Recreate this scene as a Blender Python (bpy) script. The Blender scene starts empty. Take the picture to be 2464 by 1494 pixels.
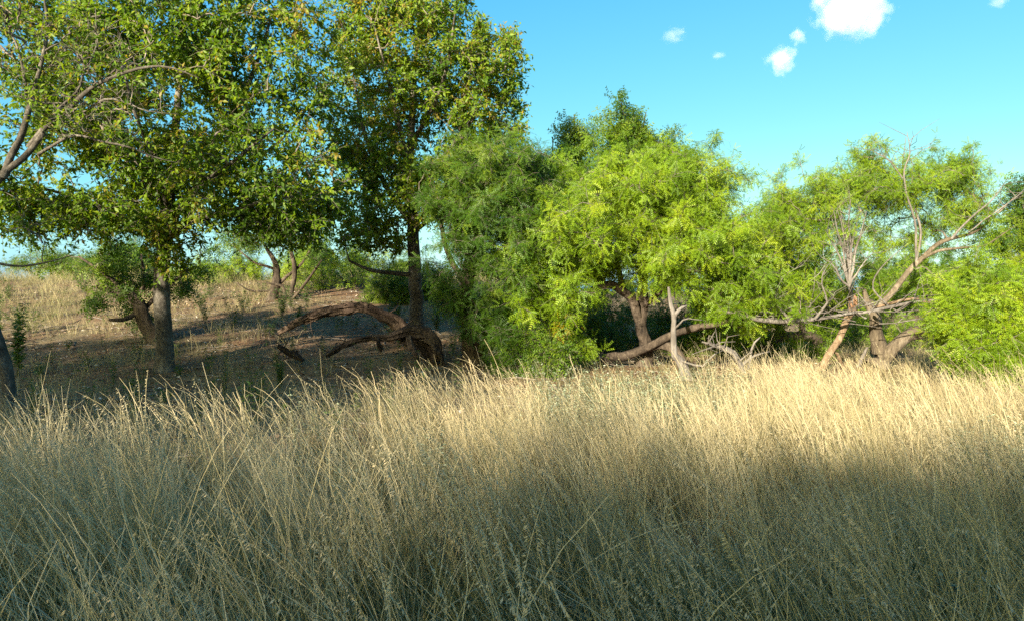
import bpy, math
import numpy as np
from mathutils import Vector

# ------------------------------------------------------------------ camera, sky, sun, exposure
SC = bpy.context.scene
COL = SC.collection
RNG = np.random.default_rng(11)
CAM_Z = 1.6
FPX = 1643.0                      # focal length in units of a 2464 wide picture
PITCH = math.atan(47 / FPX)
cam_data = bpy.data.cameras.new('camera')
cam_data.sensor_width = 36.0
cam_data.lens = 36.0 * FPX / 2464.0
cam_data.clip_start = 0.05
cam_data.clip_end = 6000
cam = bpy.data.objects.new('camera', cam_data)
COL.objects.link(cam)
cam.location = (0, 0, CAM_Z)
cam.rotation_euler = (math.pi / 2 - PITCH, 0, 0)
SC.camera = cam

SKY_GAIN = 11.6
SUN_EL = math.radians(20)
SUN_AZ = math.radians(28)         # how far left of straight behind the camera the sun stands
world = bpy.data.worlds.new('World')
SC.world = world
world.use_nodes = True
wn, wl = world.node_tree.nodes, world.node_tree.links
sky = wn.new('ShaderNodeTexSky')
sky.sky_type = 'NISHITA'
sky.sun_disc = False
sky.sun_elevation = SUN_EL
sky.sun_rotation = math.pi + SUN_AZ
sky.air_density = 0.6
sky.dust_density = 1.6
sky.ozone_density = 5.0
# one grade for the whole sky: the photograph's clear, saturated cyan
sep = wn.new('ShaderNodeSeparateColor'); comb = wn.new('ShaderNodeCombineColor')
wl.new(sky.outputs[0], sep.inputs[0])
graded = []
for ch, (gain, gam) in enumerate([(0.078, 1.5), (0.132, 0.78), (0.222, 0.20)]):
    pw = wn.new('ShaderNodeMath'); pw.operation = 'POWER'; pw.inputs[1].default_value = gam
    ml = wn.new('ShaderNodeMath'); ml.operation = 'MULTIPLY'; ml.inputs[1].default_value = gain * SKY_GAIN
    wl.new(sep.outputs[ch], pw.inputs[0]); wl.new(pw.outputs[0], ml.inputs[0])
    graded.append(ml.outputs[0])
mn = wn.new('ShaderNodeMath'); mn.operation = 'MINIMUM'          # never redder than white, however close to the sun
wl.new(graded[0], mn.inputs[0]); wl.new(graded[1], mn.inputs[1])
wl.new(mn.outputs[0], comb.inputs[0]); wl.new(graded[1], comb.inputs[1]); wl.new(graded[2], comb.inputs[2])
wl.new(comb.outputs[0], wn['Background'].inputs[0])
wn['Background'].inputs[1].default_value = 0.10

SUN_VEC = Vector((-math.sin(SUN_AZ) * math.cos(SUN_EL), -math.cos(SUN_AZ) * math.cos(SUN_EL), math.sin(SUN_EL)))
sd = bpy.data.lights.new('sun', 'SUN')
sd.energy = 5.0
sd.angle = math.radians(0.8)
sd.color = (1.0, 0.93, 0.79)
sun = bpy.data.objects.new('sun', sd)
COL.objects.link(sun)
sun.rotation_euler = (-SUN_VEC).to_track_quat('-Z', 'Y').to_euler()

vs = SC.view_settings
vs.view_transform = 'Standard'
vs.look = 'None'
vs.exposure = 1.68
vs.gamma = 1.0
vs.use_curve_mapping = False
cy = SC.cycles
cy.use_denoising = False
try:
    cy.denoiser = 'OPENIMAGEDENOISE'
    cy.denoising_prefilter = 'ACCURATE'
except Exception:
    pass
cy.max_bounces = 6
cy.diffuse_bounces = 3
cy.glossy_bounces = 1
cy.transmission_bounces = 3
cy.transparent_max_bounces = 8
cy.volume_bounces = 6
cy.sample_clamp_indirect = 6.0


# ------------------------------------------------------------------ helpers
def ray(u, v, d):
    """the place that stands d metres in front of the camera along a line of sight"""
    cx, cyy = (u - 1232.0) / FPX, (747.0 - v) / FPX
    fx, fy, fz = cx, math.cos(PITCH) + cyy * math.sin(PITCH), -math.sin(PITCH) + cyy * math.cos(PITCH)
    k = d / fy
    return np.array([fx * k, d, CAM_Z + fz * k])


def sstep(a, b, x):
    t = np.clip((np.asarray(x, float) - a) / (b - a), 0, 1)
    return t * t * (3 - 2 * t)


def vnoise(x, y, seed=0):
    """smooth value noise, about -1..1"""
    x = np.asarray(x, float); y = np.asarray(y, float)
    def h(i, j):
        n = np.sin(i * 127.1 + j * 311.7 + seed * 74.7) * 43758.5453
        return n - np.floor(n)
    i, j = np.floor(x), np.floor(y)
    fx, fy = x - i, y - j
    fx, fy = fx * fx * (3 - 2 * fx), fy * fy * (3 - 2 * fy)
    a = h(i, j) * (1 - fx) + h(i + 1, j) * fx
    b = h(i, j + 1) * (1 - fx) + h(i + 1, j + 1) * fx
    return (a * (1 - fy) + b * fy) * 2 - 1


def ground_z(x, y):
    x = np.asarray(x, float); y = np.asarray(y, float)
    t = np.clip((y - 10.8) / 16.0, 0, 1.0)
    s = t * t / (t + 0.04)
    m = 1 - sstep(-2.5, 4.2, x - 0.06 * (y - 14))
    z = 2.1 * s * m
    z = z - 0.6 * sstep(32, 70, y) * m
    bump = 0.05 * vnoise(x * 0.7, y * 0.7, 1) + 0.025 * vnoise(x * 2.1, y * 2.1, 2)
    fade = 1 - sstep(30, 90, np.hypot(x, y))
    return z + bump * fade + 0.10 * vnoise(x * 0.12, y * 0.12, 3) * sstep(12, 25, np.hypot(x, y)) * fade


class Geo:
    """collects triangles and quads, then becomes one mesh"""
    def __init__(self):
        self.v, self.t, self.q, self.r, self.n = [], [], [], [], 0

    def add(self, verts, tris=None, quads=None, rnd=0.5):
        verts = np.asarray(verts, float).reshape(-1, 3)
        self.v.append(verts)
        r = np.empty(len(verts)); r[:] = rnd
        self.r.append(r)
        if tris is not None and len(tris): self.t.append(np.asarray(tris, int).reshape(-1, 3) + self.n)
        if quads is not None and len(quads): self.q.append(np.asarray(quads, int).reshape(-1, 4) + self.n)
        self.n += len(verts)

    def mesh(self, name, mat, origin=(0, 0, 0), smooth=False):
        me = bpy.data.meshes.new(name)
        v = np.concatenate(self.v) - np.asarray(origin, float)
        t = np.concatenate(self.t) if self.t else np.zeros((0, 3), int)
        q = np.concatenate(self.q) if self.q else np.zeros((0, 4), int)
        me.vertices.add(len(v))
        me.vertices.foreach_set('co', v.astype(np.float32).ravel())
        idx = np.concatenate([t.ravel(), q.ravel()]).astype(np.int32)
        me.loops.add(len(idx))
        me.loops.foreach_set('vertex_index', idx)
        starts = np.concatenate([np.arange(len(t)) * 3, len(t) * 3 + np.arange(len(q)) * 4]).astype(np.int32)
        me.polygons.add(len(starts))
        me.polygons.foreach_set('loop_start', starts)
        if smooth:
            me.polygons.foreach_set('use_smooth', np.ones(len(starts), bool))
        at = me.attributes.new('rnd', 'FLOAT', 'POINT')
        at.data.foreach_set('value', np.concatenate(self.r).astype(np.float32))
        me.update(calc_edges=True)
        me.materials.append(mat)
        return me

    def obj(self, name, mat, parent=None, origin=(0, 0, 0), smooth=False, kind=None):
        o = bpy.data.objects.new(name, self.mesh(name, mat, origin, smooth))
        COL.objects.link(o)
        if parent is not None: o.parent = parent
        else: o.location = origin
        if kind: o['kind'] = kind
        return o


def thing(name, label, cat, loc, group=None):
    o = bpy.data.objects.new(name, None)
    o.empty_display_size = 0.2
    COL.objects.link(o)
    o.location = loc
    o['label'] = label; o['category'] = cat
    if group: o['group'] = group
    return o


def copy_thing(root, loc, rz, scale, label, group=None):
    r = root.copy(); COL.objects.link(r)
    r.location = loc; r.rotation_euler = (0, 0, rz); r.scale = (scale,) * 3
    r['label'] = label
    if group: r['group'] = group
    elif 'group' in r: del r['group']
    for ch in list(root.children):
        c = ch.copy(); COL.objects.link(c); c.parent = r
        for g in ch.children:
            e = g.copy(); COL.objects.link(e); e.parent = c
    return r


def norm(a):
    return a / (np.linalg.norm(a, axis=-1, keepdims=True) + 1e-9)


def catmull(P, n):
    """n points along a smooth curve through the rows of P (any number of columns)"""
    P = np.asarray(P, float)
    if len(P) < 3:
        t = np.linspace(0, 1, n)[:, None]
        return P[0] * (1 - t) + P[-1] * t
    Q = np.vstack([2 * P[0] - P[1], P, 2 * P[-1] - P[-2]])
    seg = np.linspace(0, len(P) - 1 - 1e-6, n)
    i = seg.astype(int); t = (seg - i)[:, None]
    p0, p1, p2, p3 = Q[i], Q[i + 1], Q[i + 2], Q[i + 3]
    return 0.5 * (2 * p1 + (p2 - p0) * t + (2 * p0 - 5 * p1 + 4 * p2 - p3) * t ** 2 + (3 * p1 - p0 - 3 * p2 + p3) * t ** 3)


def tubes(geo, P, R, sides, rnd=0.5, rough=0.0, cap=False):
    """P (n,K,3) centre lines, R (n,K) radii: n tubes at once"""
    P = np.asarray(P, float); R = np.asarray(R, float)
    n, K, _ = P.shape
    T = np.empty_like(P)
    T[:, 1:-1] = P[:, 2:] - P[:, :-2]
    T[:, 0] = P[:, 1] - P[:, 0]
    T[:, -1] = P[:, -1] - P[:, -2]
    T = norm(T)
    ref = np.where(np.abs(T[:, :1, 2:3]) > 0.8, np.array([1.0, 0.1, 0]), np.array([0, 0.1, 1.0]))
    ref = np.repeat(ref, K, 1)
    B = norm(np.cross(T, ref)); N = np.cross(B, T)
    a = np.arange(sides) / sides * 2 * np.pi
    ca, sa = np.cos(a), np.sin(a)
    rr = R[:, :, None] * np.ones(sides)
    if rough:
        rr = rr * (1 + rough * RNG.uniform(-1, 1, rr.shape))
        rr = rr * (1 + rough * 1.2 * np.sin(a * 3 + RNG.uniform(0, 6, (n, 1, 1)) + np.linspace(0, 2, K)[None, :, None]))
    V = P[:, :, None] + rr[..., None] * (ca[:, None] * N[:, :, None] + sa[:, None] * B[:, :, None])
    base = (np.arange(n) * K * sides)[:, None, None] + (np.arange(K - 1) * sides)[None, :, None]
    j = np.arange(sides); k = (j + 1) % sides
    q = np.stack([base + j, base + k, base + sides + k, base + sides + j], -1).reshape(-1, 4)
    r = np.repeat(np.broadcast_to(np.asarray(rnd, float).reshape(-1, 1), (n, 1)), K * sides, 1).ravel()
    t = None
    if cap:
        top = (np.arange(n) * K * sides)[:, None] + (K - 1) * sides
        t = np.stack([top + np.zeros(sides - 2, int), top + np.arange(1, sides - 1), top + np.arange(2, sides)], -1).reshape(-1, 3)
    geo.add(V, t, q, r)


def stamp(geo, tv, tf, pos, axis, nrm, size, rnd, quad=False):
    """copies a template (tv: m,3 in axis/side/normal) to every pos"""
    a = norm(axis)
    n = norm(nrm - a * np.sum(nrm * a, -1, keepdims=True))
    b = np.cross(n, a)
    M = np.stack([a, b, n], 1) * np.asarray(size, float).reshape(-1, 1, 1)
    V = np.einsum('mk,nkj->nmj', tv, M) + pos[:, None]
    m = len(tv)
    F = (np.arange(len(pos)) * m)[:, None, None] + np.asarray(tf)[None]
    r = np.repeat(np.asarray(rnd, float), m)
    if quad: geo.add(V, None, F.reshape(-1, 4), r)
    else: geo.add(V, F.reshape(-1, 3), None, r)


# ------------------------------------------------------------------ materials
def nodes_of(name):
    m = bpy.data.materials.new(name)
    m.use_nodes = True
    nt = m.node_tree
    for x in list(nt.nodes): nt.nodes.remove(x)
    out = nt.nodes.new('ShaderNodeOutputMaterial')
    return m, nt, out


def ramp(nt, stops, src):
    r = nt.nodes.new('ShaderNodeValToRGB')
    e = r.color_ramp.elements
    e[0].position, e[0].color = stops[0][0], (*stops[0][1], 1)
    e[1].position, e[1].color = stops[-1][0], (*stops[-1][1], 1)
    for p, c in stops[1:-1]:
        x = e.new(p); x.color = (*c, 1)
    nt.links.new(src, r.inputs[0])
    return r.outputs[0]


def attr_rnd(nt):
    a = nt.nodes.new('ShaderNodeAttribute'); a.attribute_name = 'rnd'
    return a.outputs['Fac']


def leaf_mat(name, stops, trans=0.35, trans_tint=(1.5, 1.35, 0.5), rough=0.5, spec=0.3):
    m, nt, out = nodes_of(name)
    c = ramp(nt, stops, attr_rnd(nt))
    p = nt.nodes.new('ShaderNodeBsdfPrincipled')
    p.inputs['Roughness'].default_value = rough
    p.inputs['Specular IOR Level'].default_value = spec
    nt.links.new(c, p.inputs['Base Color'])
    t = nt.nodes.new('ShaderNodeBsdfTranslucent')
    mx = nt.nodes.new('ShaderNodeMix'); mx.data_type = 'RGBA'; mx.blend_type = 'MULTIPLY'
    mx.inputs['Factor'].default_value = 1
    mx.inputs['B'].default_value = (*trans_tint, 1)
    nt.links.new(c, mx.inputs['A'])
    nt.links.new(mx.outputs['Result'], t.inputs['Color'])
    ms = nt.nodes.new('ShaderNodeMixShader')
    ms.inputs[0].default_value = trans
    nt.links.new(p.outputs[0], ms.inputs[1]); nt.links.new(t.outputs[0], ms.inputs[2])
    nt.links.new(ms.outputs[0], out.inputs[0])
    return m


def bark_mat(name, dark, mid, light, stretch=7.0, scale=9.0, bump=0.8):
    m, nt, out = nodes_of(name)
    tc = nt.nodes.new('ShaderNodeTexCoord')
    mp = nt.nodes.new('ShaderNodeMapping')
    mp.inputs['Scale'].default_value = (scale, scale, scale / stretch)
    nt.links.new(tc.outputs['Object'], mp.inputs[0])
    n1 = nt.nodes.new('ShaderNodeTexNoise')
    n1.inputs['Scale'].default_value = 3.0; n1.inputs['Detail'].default_value = 7; n1.inputs['Roughness'].default_value = 0.7
    nt.links.new(mp.outputs[0], n1.inputs['Vector'])
    n2 = nt.nodes.new('ShaderNodeTexNoise')
    n2.inputs['Scale'].default_value = 1.7; n2.inputs['Detail'].default_value = 4
    nt.links.new(tc.outputs['Object'], n2.inputs['Vector'])
    ad = nt.nodes.new('ShaderNodeMath'); ad.operation = 'MULTIPLY_ADD'
    ad.inputs[1].default_value = 0.45
    nt.links.new(n2.outputs['Fac'], ad.inputs[0]); 
    m2 = nt.nodes.new('ShaderNodeMath'); m2.operation = 'MULTIPLY'; m2.inputs[1].default_value = 0.6
    nt.links.new(n1.outputs['Fac'], m2.inputs[0]); nt.links.new(m2.outputs[0], ad.inputs[2])
    c = ramp(nt, [(0.36, dark), (0.52, mid), (0.68, light)], ad.outputs[0])
    p = nt.nodes.new('ShaderNodeBsdfPrincipled')
    p.inputs['Roughness'].default_value = 0.9
    p.inputs['Specular IOR Level'].default_value = 0.15
    nt.links.new(c, p.inputs['Base Color'])
    b = nt.nodes.new('ShaderNodeBump'); b.inputs['Strength'].default_value = bump; b.inputs['Distance'].default_value = 0.03
    nt.links.new(n1.outputs['Fac'], b.inputs['Height'])
    nt.links.new(b.outputs[0], p.inputs['Normal'])
    nt.links.new(p.outputs[0], out.inputs[0])
    return m


M_ELM = leaf_mat('broad_leaf', [(0.0, (0.058, 0.115, 0.006)), (0.45, (0.120, 0.205, 0.008)), (0.8, (0.215, 0.285, 0.012)), (0.97, (0.21, 0.25, 0.02)), (1.0, (0.27, 0.21, 0.03))], 0.50)
M_MESQ = leaf_mat('mesquite_leaf', [(0.0, (0.085, 0.155, 0.006)), (0.5, (0.165, 0.255, 0.008)), (0.9, (0.225, 0.315, 0.010)), (1.0, (0.28, 0.34, 0.012))], 0.40)
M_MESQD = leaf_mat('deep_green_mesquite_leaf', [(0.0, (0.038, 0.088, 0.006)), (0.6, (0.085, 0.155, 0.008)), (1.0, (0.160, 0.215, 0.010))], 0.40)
M_YELLOW = leaf_mat('yellow_leaf', [(0.0, (0.17, 0.20, 0.01)), (0.5, (0.34, 0.23, 0.01)), (1.0, (0.42, 0.27, 0.02))], 0.35, (1.2, 1.1, 0.6))
M_FORB = leaf_mat('weed_leaf', [(0.0, (0.04, 0.085, 0.015)), (0.6, (0.075, 0.13, 0.02)), (1.0, (0.14, 0.17, 0.03))], 0.35)
M_SILVER = leaf_mat('silver_leaf', [(0.0, (0.20, 0.24, 0.12)), (0.6, (0.33, 0.36, 0.215)), (1.0, (0.48, 0.48, 0.32))], 0.2, (0.9, 1.0, 0.8), 0.7, 0.2)
M_GRASS_DRY = leaf_mat('dry_grass', [(0.0, (0.17, 0.16, 0.06)), (0.25, (0.29, 0.245, 0.105)), (0.6, (0.44, 0.35, 0.17)), (1.0, (0.59, 0.48, 0.27))], 0.3, (1.1, 1.0, 0.8), 0.6, 0.3)
M_GRASS_GREEN = leaf_mat('green_grass', [(0.0, (0.080, 0.088, 0.028)), (0.6, (0.165, 0.160, 0.052)), (1.0, (0.29, 0.255, 0.10))], 0.3, (1.1, 1.1, 0.7), 0.6, 0.3)
M_SEED = leaf_mat('grass_seed_head', [(0.0, (0.29, 0.26, 0.13)), (0.5, (0.42, 0.35, 0.19)), (1.0, (0.56, 0.43, 0.24))], 0.25, (1.0, 0.95, 0.8), 0.7, 0.2)
M_LITTER = leaf_mat('leaf_litter', [(0.0, (0.06, 0.034, 0.020)), (0.5, (0.20, 0.115, 0.06)), (0.85, (0.38, 0.26, 0.155)), (1.0, (0.62, 0.53, 0.42))], 0.0, (1, 1, 1), 0.8, 0.2)
B_ELM = bark_mat('grey_bark', (0.026, 0.021, 0.016), (0.090, 0.074, 0.054), (0.24, 0.205, 0.155), 1.2, 6.0, 0.8)
B_MESQ = bark_mat('brown_bark', (0.016, 0.012, 0.009), (0.068, 0.049, 0.033), (0.17, 0.128, 0.088), 4.0, 7.0, 1.0)
B_ORANGE = bark_mat('tan_bark', (0.055, 0.034, 0.019), (0.19, 0.125, 0.070), (0.34, 0.255, 0.165), 5.0, 7.0, 1.0)
B_DEAD = bark_mat('dead_grey_wood', (0.06, 0.049, 0.039), (0.145, 0.122, 0.098), (0.27, 0.235, 0.195), 6.0, 8.0, 0.7)
B_TWIG = bark_mat('twig_bark', (0.07, 0.055, 0.042), (0.17, 0.135, 0.10), (0.28, 0.23, 0.18), 2.0, 5.0, 0.2)
B_LOG = bark_mat('shaggy_log_bark', (0.008, 0.006, 0.005), (0.034, 0.024, 0.018), (0.15, 0.105, 0.075), 6.0, 9.0, 1.0)
B_BROKEN = bark_mat('broken_orange_wood', (0.09, 0.045, 0.022), (0.24, 0.13, 0.065), (0.40, 0.27, 0.16), 6.0, 10.0, 0.8)


def ground_mat():
    m, nt, out = nodes_of('ground_soil')
    tc = nt.nodes.new('ShaderNodeTexCoord')
    def noise(s, d=6, r=0.65):
        n = nt.nodes.new('ShaderNodeTexNoise')
        n.inputs['Scale'].default_value = s; n.inputs['Detail'].default_value = d; n.inputs['Roughness'].default_value = r
        nt.links.new(tc.outputs['Object'], n.inputs['Vector'])
        return n.outputs['Fac']
    a, b, f = noise(0.6), noise(9.0, 8, 0.75), noise(60.0, 4)
    c1 = ramp(nt, [(0.3, (0.085, 0.046, 0.024)), (0.48, (0.155, 0.088, 0.046)), (0.60, (0.24, 0.150, 0.080)), (0.70, (0.40, 0.31, 0.21))], b)
    c2 = ramp(nt, [(0.35, (0.10, 0.09, 0.04)), (0.55, (0.23, 0.16, 0.08)), (0.75, (0.33, 0.25, 0.13))], f)
    mx = nt.nodes.new('ShaderNodeMix'); mx.data_type = 'RGBA'
    fac = ramp(nt, [(0.44, (0, 0, 0)), (0.60, (1, 1, 1))], a)
    nt.links.new(fac, mx.inputs['Factor']); nt.links.new(c1, mx.inputs['A']); nt.links.new(c2, mx.inputs['B'])
    p = nt.nodes.new('ShaderNodeBsdfPrincipled')
    p.inputs['Roughness'].default_value = 0.95; p.inputs['Specular IOR Level'].default_value = 0.1
    nt.links.new(mx.outputs['Result'], p.inputs['Base Color'])
    bp = nt.nodes.new('ShaderNodeBump'); bp.inputs['Strength'].default_value = 0.9; bp.inputs['Distance'].default_value = 0.05
    nt.links.new(b, bp.inputs['Height']); nt.links.new(bp.outputs[0], p.inputs['Normal'])
    nt.links.new(p.outputs[0], out.inputs[0])
    return m


# ------------------------------------------------------------------ ground
def build_ground():
    s = np.linspace(-1, 1, 241)
    xs = np.sinh(s * 5.6) / np.sinh(5.6) * 1500
    t = np.linspace(-1, 1, 241)
    ys = 12 + np.sinh(t * 5.6) / np.sinh(5.6) * 1500
    X, Y = np.meshgrid(xs, ys)
    V = np.stack([X, Y, ground_z(X, Y)], -1).reshape(-1, 3)
    n = len(xs)
    i, j = np.meshgrid(np.arange(n - 1), np.arange(n - 1))
    k = (j * n + i).ravel()
    g = Geo(); g.add(V, None, np.stack([k, k + 1, k + n + 1, k + n], -1))
    o = g.obj('ground', ground_mat(), smooth=True)
    o['kind'] = 'structure'
build_ground()


# ------------------------------------------------------------------ trees
LEAF_BROAD = (np.array([[0, 0, 0], [.42, .24, .06], [1.0, 0, -.08], [.42, -.24, .06]]), np.array([[0, 2, 1], [0, 3, 2]]))


def mesq_template(pairs, length, width):
    """one feathery leaf: two drooping halves with narrow leaflets in pairs; overall length about 1"""
    V, F = [], []
    for sgn in (-1, 1):
        ax = np.array([math.cos(sgn * .42), math.sin(sgn * .42), 0])
        sd_ = np.array([-ax[1], ax[0], 0])
        for i in range(pairs):
            t = 0.18 + 0.82 * (i + 0.5) / pairs
            o = ax * t + np.array([0, 0, -0.22 * t * t])
            for s2 in (-1, 1):
                d = ax * 0.62 + sd_ * s2 * 0.75 + np.array([0, 0, -0.18])
                d = d / np.linalg.norm(d)
                w = np.cross(d, [0, 0, 1.0]); w /= np.linalg.norm(w)
                k = len(V)
                V += [o - w * width * .5, o + w * width * .5, o + d * length]
                F.append([k, k + 1, k + 2])
    return np.array(V), np.array(F)


LEAF_FINE = mesq_template(5, 0.19, 0.085)
LEAF_MID = mesq_template(3, 0.24, 0.14)
LEAF_FAR = mesq_template(2, 0.75, 0.17)


def limb_curve(pts, rng, wob=0.35, n=None):
    """pts rows (u, v, depth, radius_m) -> points and radii of a smooth, slightly crooked limb"""
    A = np.array([np.append(ray(u, v, d), r) for u, v, d, r in pts])
    L = np.linalg.norm(np.diff(A[:, :3], axis=0), axis=1).sum()
    n = n or max(6, int(L / 0.13))
    C = catmull(A, n)
    P, R = C[:, :3].copy(), np.maximum(C[:, 3], 0.003)
    if n > 4:
        k = max(3, int(L / 0.5))
        w = catmull(rng.normal(0, 1, (k + 2, 3)), n)
        env = np.minimum(1, np.linspace(0, 1, n) * 4)[:, None]
        P += w * env * wob * R[:, None]
    return P, R


def attractors(blobs, rng, power=0.5, dens=1.0):
    out = []
    for b in blobs:
        u, v, d, ru, rv, rd, cnt = b
        cnt = int(cnt * dens)
        c = ray(u, v, d)
        k = d / FPX
        if power <= 0:
            p = rng.normal(0, .50, (cnt, 3)); q = np.linalg.norm(p, axis=1, keepdims=True)
            p = p * np.minimum(1, 1.35 / q)
        else:
            p = norm(rng.normal(0, 1, (cnt, 3))) * (rng.uniform(0.12, 1, (cnt, 1)) ** power)
        out.append(c + p * np.array([ru * k, rd, rv * k]))
    return np.vstack(out)


def grow(limbs, att, rng, K=6, wig=0.12, arch=0.10, r0=0.0042, rexp=0.42):
    P = np.vstack([l[0] for l in limbs]); R = np.concatenate([l[1] for l in limbs])
    cap = len(P) + len(att) * K
    N = np.empty((cap, 3)); N[:len(P)] = P; n = len(P)
    own = np.full(cap, -1); rad = np.empty(cap); rad[:n] = R
    dl = np.array([np.min(np.linalg.norm(P - a, axis=1)) for a in att])
    order = np.argsort(dl)
    chains, parent, prad = [], [], []
    t = np.linspace(0, 1, K)[:, None]
    for i in order:
        a = att[i]
        d = np.linalg.norm(N[:n] - a, axis=1)
        # branch points below the tip are preferred: twigs climb
        d = d + 0.35 * np.maximum(0, N[:n, 2] - a[2])
        j = int(np.argmin(d))
        s = N[j]
        L = np.linalg.norm(a - s)
        c = s + (a - s) * t + np.array([0, 0, 1]) * (arch * L * np.sin(t * np.pi))
        w = catmull(rng.normal(0, 1, (5, 3)), K) * (wig * L)
        c = c + w * np.sin(np.clip(t, 0, 1) * np.pi) ** 0.7 * 0.7
        chains.append(c); parent.append(own[j]); prad.append(rad[j])
        own[n:n + K - 1] = len(chains) - 1
        rad[n:n + K - 1] = 0.5
        N[n:n + K - 1] = c[1:]; n += K - 1
    C = np.array(chains)
    cnt = np.ones(len(C))
    for i in range(len(C) - 1, -1, -1):
        if parent[i] >= 0: cnt[parent[i]] += cnt[i]
    rs = np.minimum(r0 * 1.5 * cnt ** rexp, np.array(prad) * 0.75)
    re = np.maximum(r0 * 0.6, rs * 0.45)
    return C, np.maximum(rs, r0), re, cnt


def twiglets(C, rng, per, length, up=0.25):
    n, K, _ = C.shape
    idx = np.repeat(np.arange(n), per)
    t = rng.uniform(0.30, 1.0, len(idx)) ** 0.7
    f = t * (K - 1); i = np.minimum(f.astype(int), K - 2); f = (f - i)[:, None]
    o = C[idx, i] * (1 - f) + C[idx, i + 1] * f
    d = norm(C[idx, i + 1] - C[idx, i])
    d = norm(d * 0.55 + norm(rng.normal(0, 1, (len(idx), 3))) * 0.9 + np.array([0, 0, up]))
    L = length * rng.uniform(0.5, 1.3, len(idx))
    return idx, o, d, L


def build_tree(name, label, cat, base, limbs, blobs, leaf, mats, rng, group=None, per=9, tl=0.28, leaves=8, lsize=0.06,
               droop=0.35, far_limbs=(), twig_r=0.0042, rough=0.10, sides=10, parts=None, extra_tips=None, power=0.5,
               bare=0.0, up=0.25, wob=0.35, dens=1.0, shoots=None, wig=0.12, tint=0.0, limb_names=None):
    """limbs[0] is the trunk; every limb is a part of its own, the thin branches and the leaves one part each"""
    root = thing(name, label, cat, base, group)
    bark, twm, lm = mats
    curves = [limb_curve(l, rng, wob) for l in limbs]
    for k, (P, R) in enumerate(curves):
        g = Geo()
        s = sides if k == 0 else max(8, sides - 3)
        if k == 0:
            # root flare
            h = P[:, 2] - P[0, 2]
            R = R * (1 + 0.55 * np.exp(-np.maximum(h, 0) / 0.16))
        tubes(g, P[None], R[None], s, rough=rough, cap=True)
        nm = 'trunk' if k == 0 else 'limb'
        bm_ = bark
        if limb_names and k in limb_names: nm, bm_ = limb_names[k]
        g.obj(nm, bm_, root, base, smooth=True)
    if not blobs: return root
    att = attractors(blobs, rng, power, dens)
    if shoots is None: shoots = .16 if power <= 0 else .04
    if shoots:
        # thin leaders that stand out of the top and the sides of the crown
        z = att[:, 2] + rng.normal(0, .25, len(att)) * (att[:, 2].max() - att[:, 2].min())
        pick = np.argsort(-z)[:max(2, int(len(att) * shoots * 2))]
        pick = pick[rng.uniform(0, 1, len(pick)) < .5]
        k_ = base[1] / 14.0
        att = np.vstack([att, att[pick] + np.stack([rng.normal(0, .22, len(pick)), rng.normal(0, .2, len(pick)), rng.uniform(.10, .50, len(pick))], -1) * k_])
    C, rs, re, cnt = grow(curves, att, rng, wig=wig, r0=twig_r)
    t = np.linspace(0, 1, C.shape[1])[None]
    R = rs[:, None] * (1 - t) + re[:, None] * t
    g = Geo()
    big = rs > 0.02
    if big.any(): tubes(g, C[big], R[big], 6, rough=0.04)
    if (~big).any(): tubes(g, C[~big], R[~big], 4)
    idx, o, d, L = twiglets(C, rng, per, tl, up)
    keep = rng.uniform(0, 1, len(idx)) > bare * 0.3
    idx, o, d, L = idx[keep], o[keep], d[keep], L[keep]
    mid = o + d * (L * 0.55)[:, None] + rng.normal(0, 0.03, o.shape) * L[:, None]
    end = o + d * L[:, None] + np.array([0, 0, -1]) * (droop * 0.35 * L)[:, None]
    tubes(g, np.stack([o, mid, end], 1), np.stack([np.full(len(o), twig_r * .62), np.full(len(o), twig_r * .5), np.full(len(o), twig_r * .3)], 1), 3)
    tw = g.obj('twigs', twm, root, base, smooth=True, kind='stuff')
    if leaf is None: return root
    has = rng.uniform(0, 1, len(idx)) >= bare
    o, mid, end, d, L, idx = o[has], mid[has], end[has], d[has], L[has], idx[has]
    m = leaves
    tt = (np.arange(m) + rng.uniform(0.1, 0.9, (len(o), m))) / m
    tt = 0.1 + 0.9 * tt
    a2 = tt[..., None]
    pos = np.where(a2 < .55, o[:, None] + (mid - o)[:, None] * (a2 / .55), mid[:, None] + (end - mid)[:, None] * ((a2 - .55) / .45)).reshape(-1, 3)
    dd = np.repeat(d, m, 0)
    ax = norm(dd * 0.45 + norm(rng.normal(0, 1, pos.shape)) * 0.9 + np.array([0, 0, -droop]))
    nr = norm(np.array([-0.25, -0.50, 0.50]) + rng.normal(0, 0.50, pos.shape))
    rn = np.clip(np.repeat(0.5 + 0.20 * rng.normal(0, 1, len(C))[idx] + 0.10 * rng.normal(0, 1, len(idx)), m) + rng.normal(0, 0.20, len(pos)) + tint + 0.17 * vnoise(pos[:, 0] * 1.1 + pos[:, 1] * .5, pos[:, 2] * 1.2 + pos[:, 1] * .6, 81), 0, 1)
    gl = Geo()
    stamp(gl, *leaf, pos, ax, nr, lsize * rng.uniform(0.65, 1.3, len(pos)), rn)
    gl.obj('crown', lm, root, base, kind='stuff')
    return root


def gbase(u, v, d):
    p = ray(u, v, d)
    p[2] = float(ground_z(p[0], p[1])) - 0.03
    return p


def rooted(l, drop=0.06):
    """first row of a trunk moved onto the ground under it"""
    u, v, d, r = l[0]
    p = ray(u, v, d)
    gz = float(ground_z(p[0], p[1])) - drop
    vv = 747 - FPX * math.tan(math.atan2(gz - CAM_Z, d) + PITCH)
    return [(u, vv, d, r)] + list(l[1:])


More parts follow.
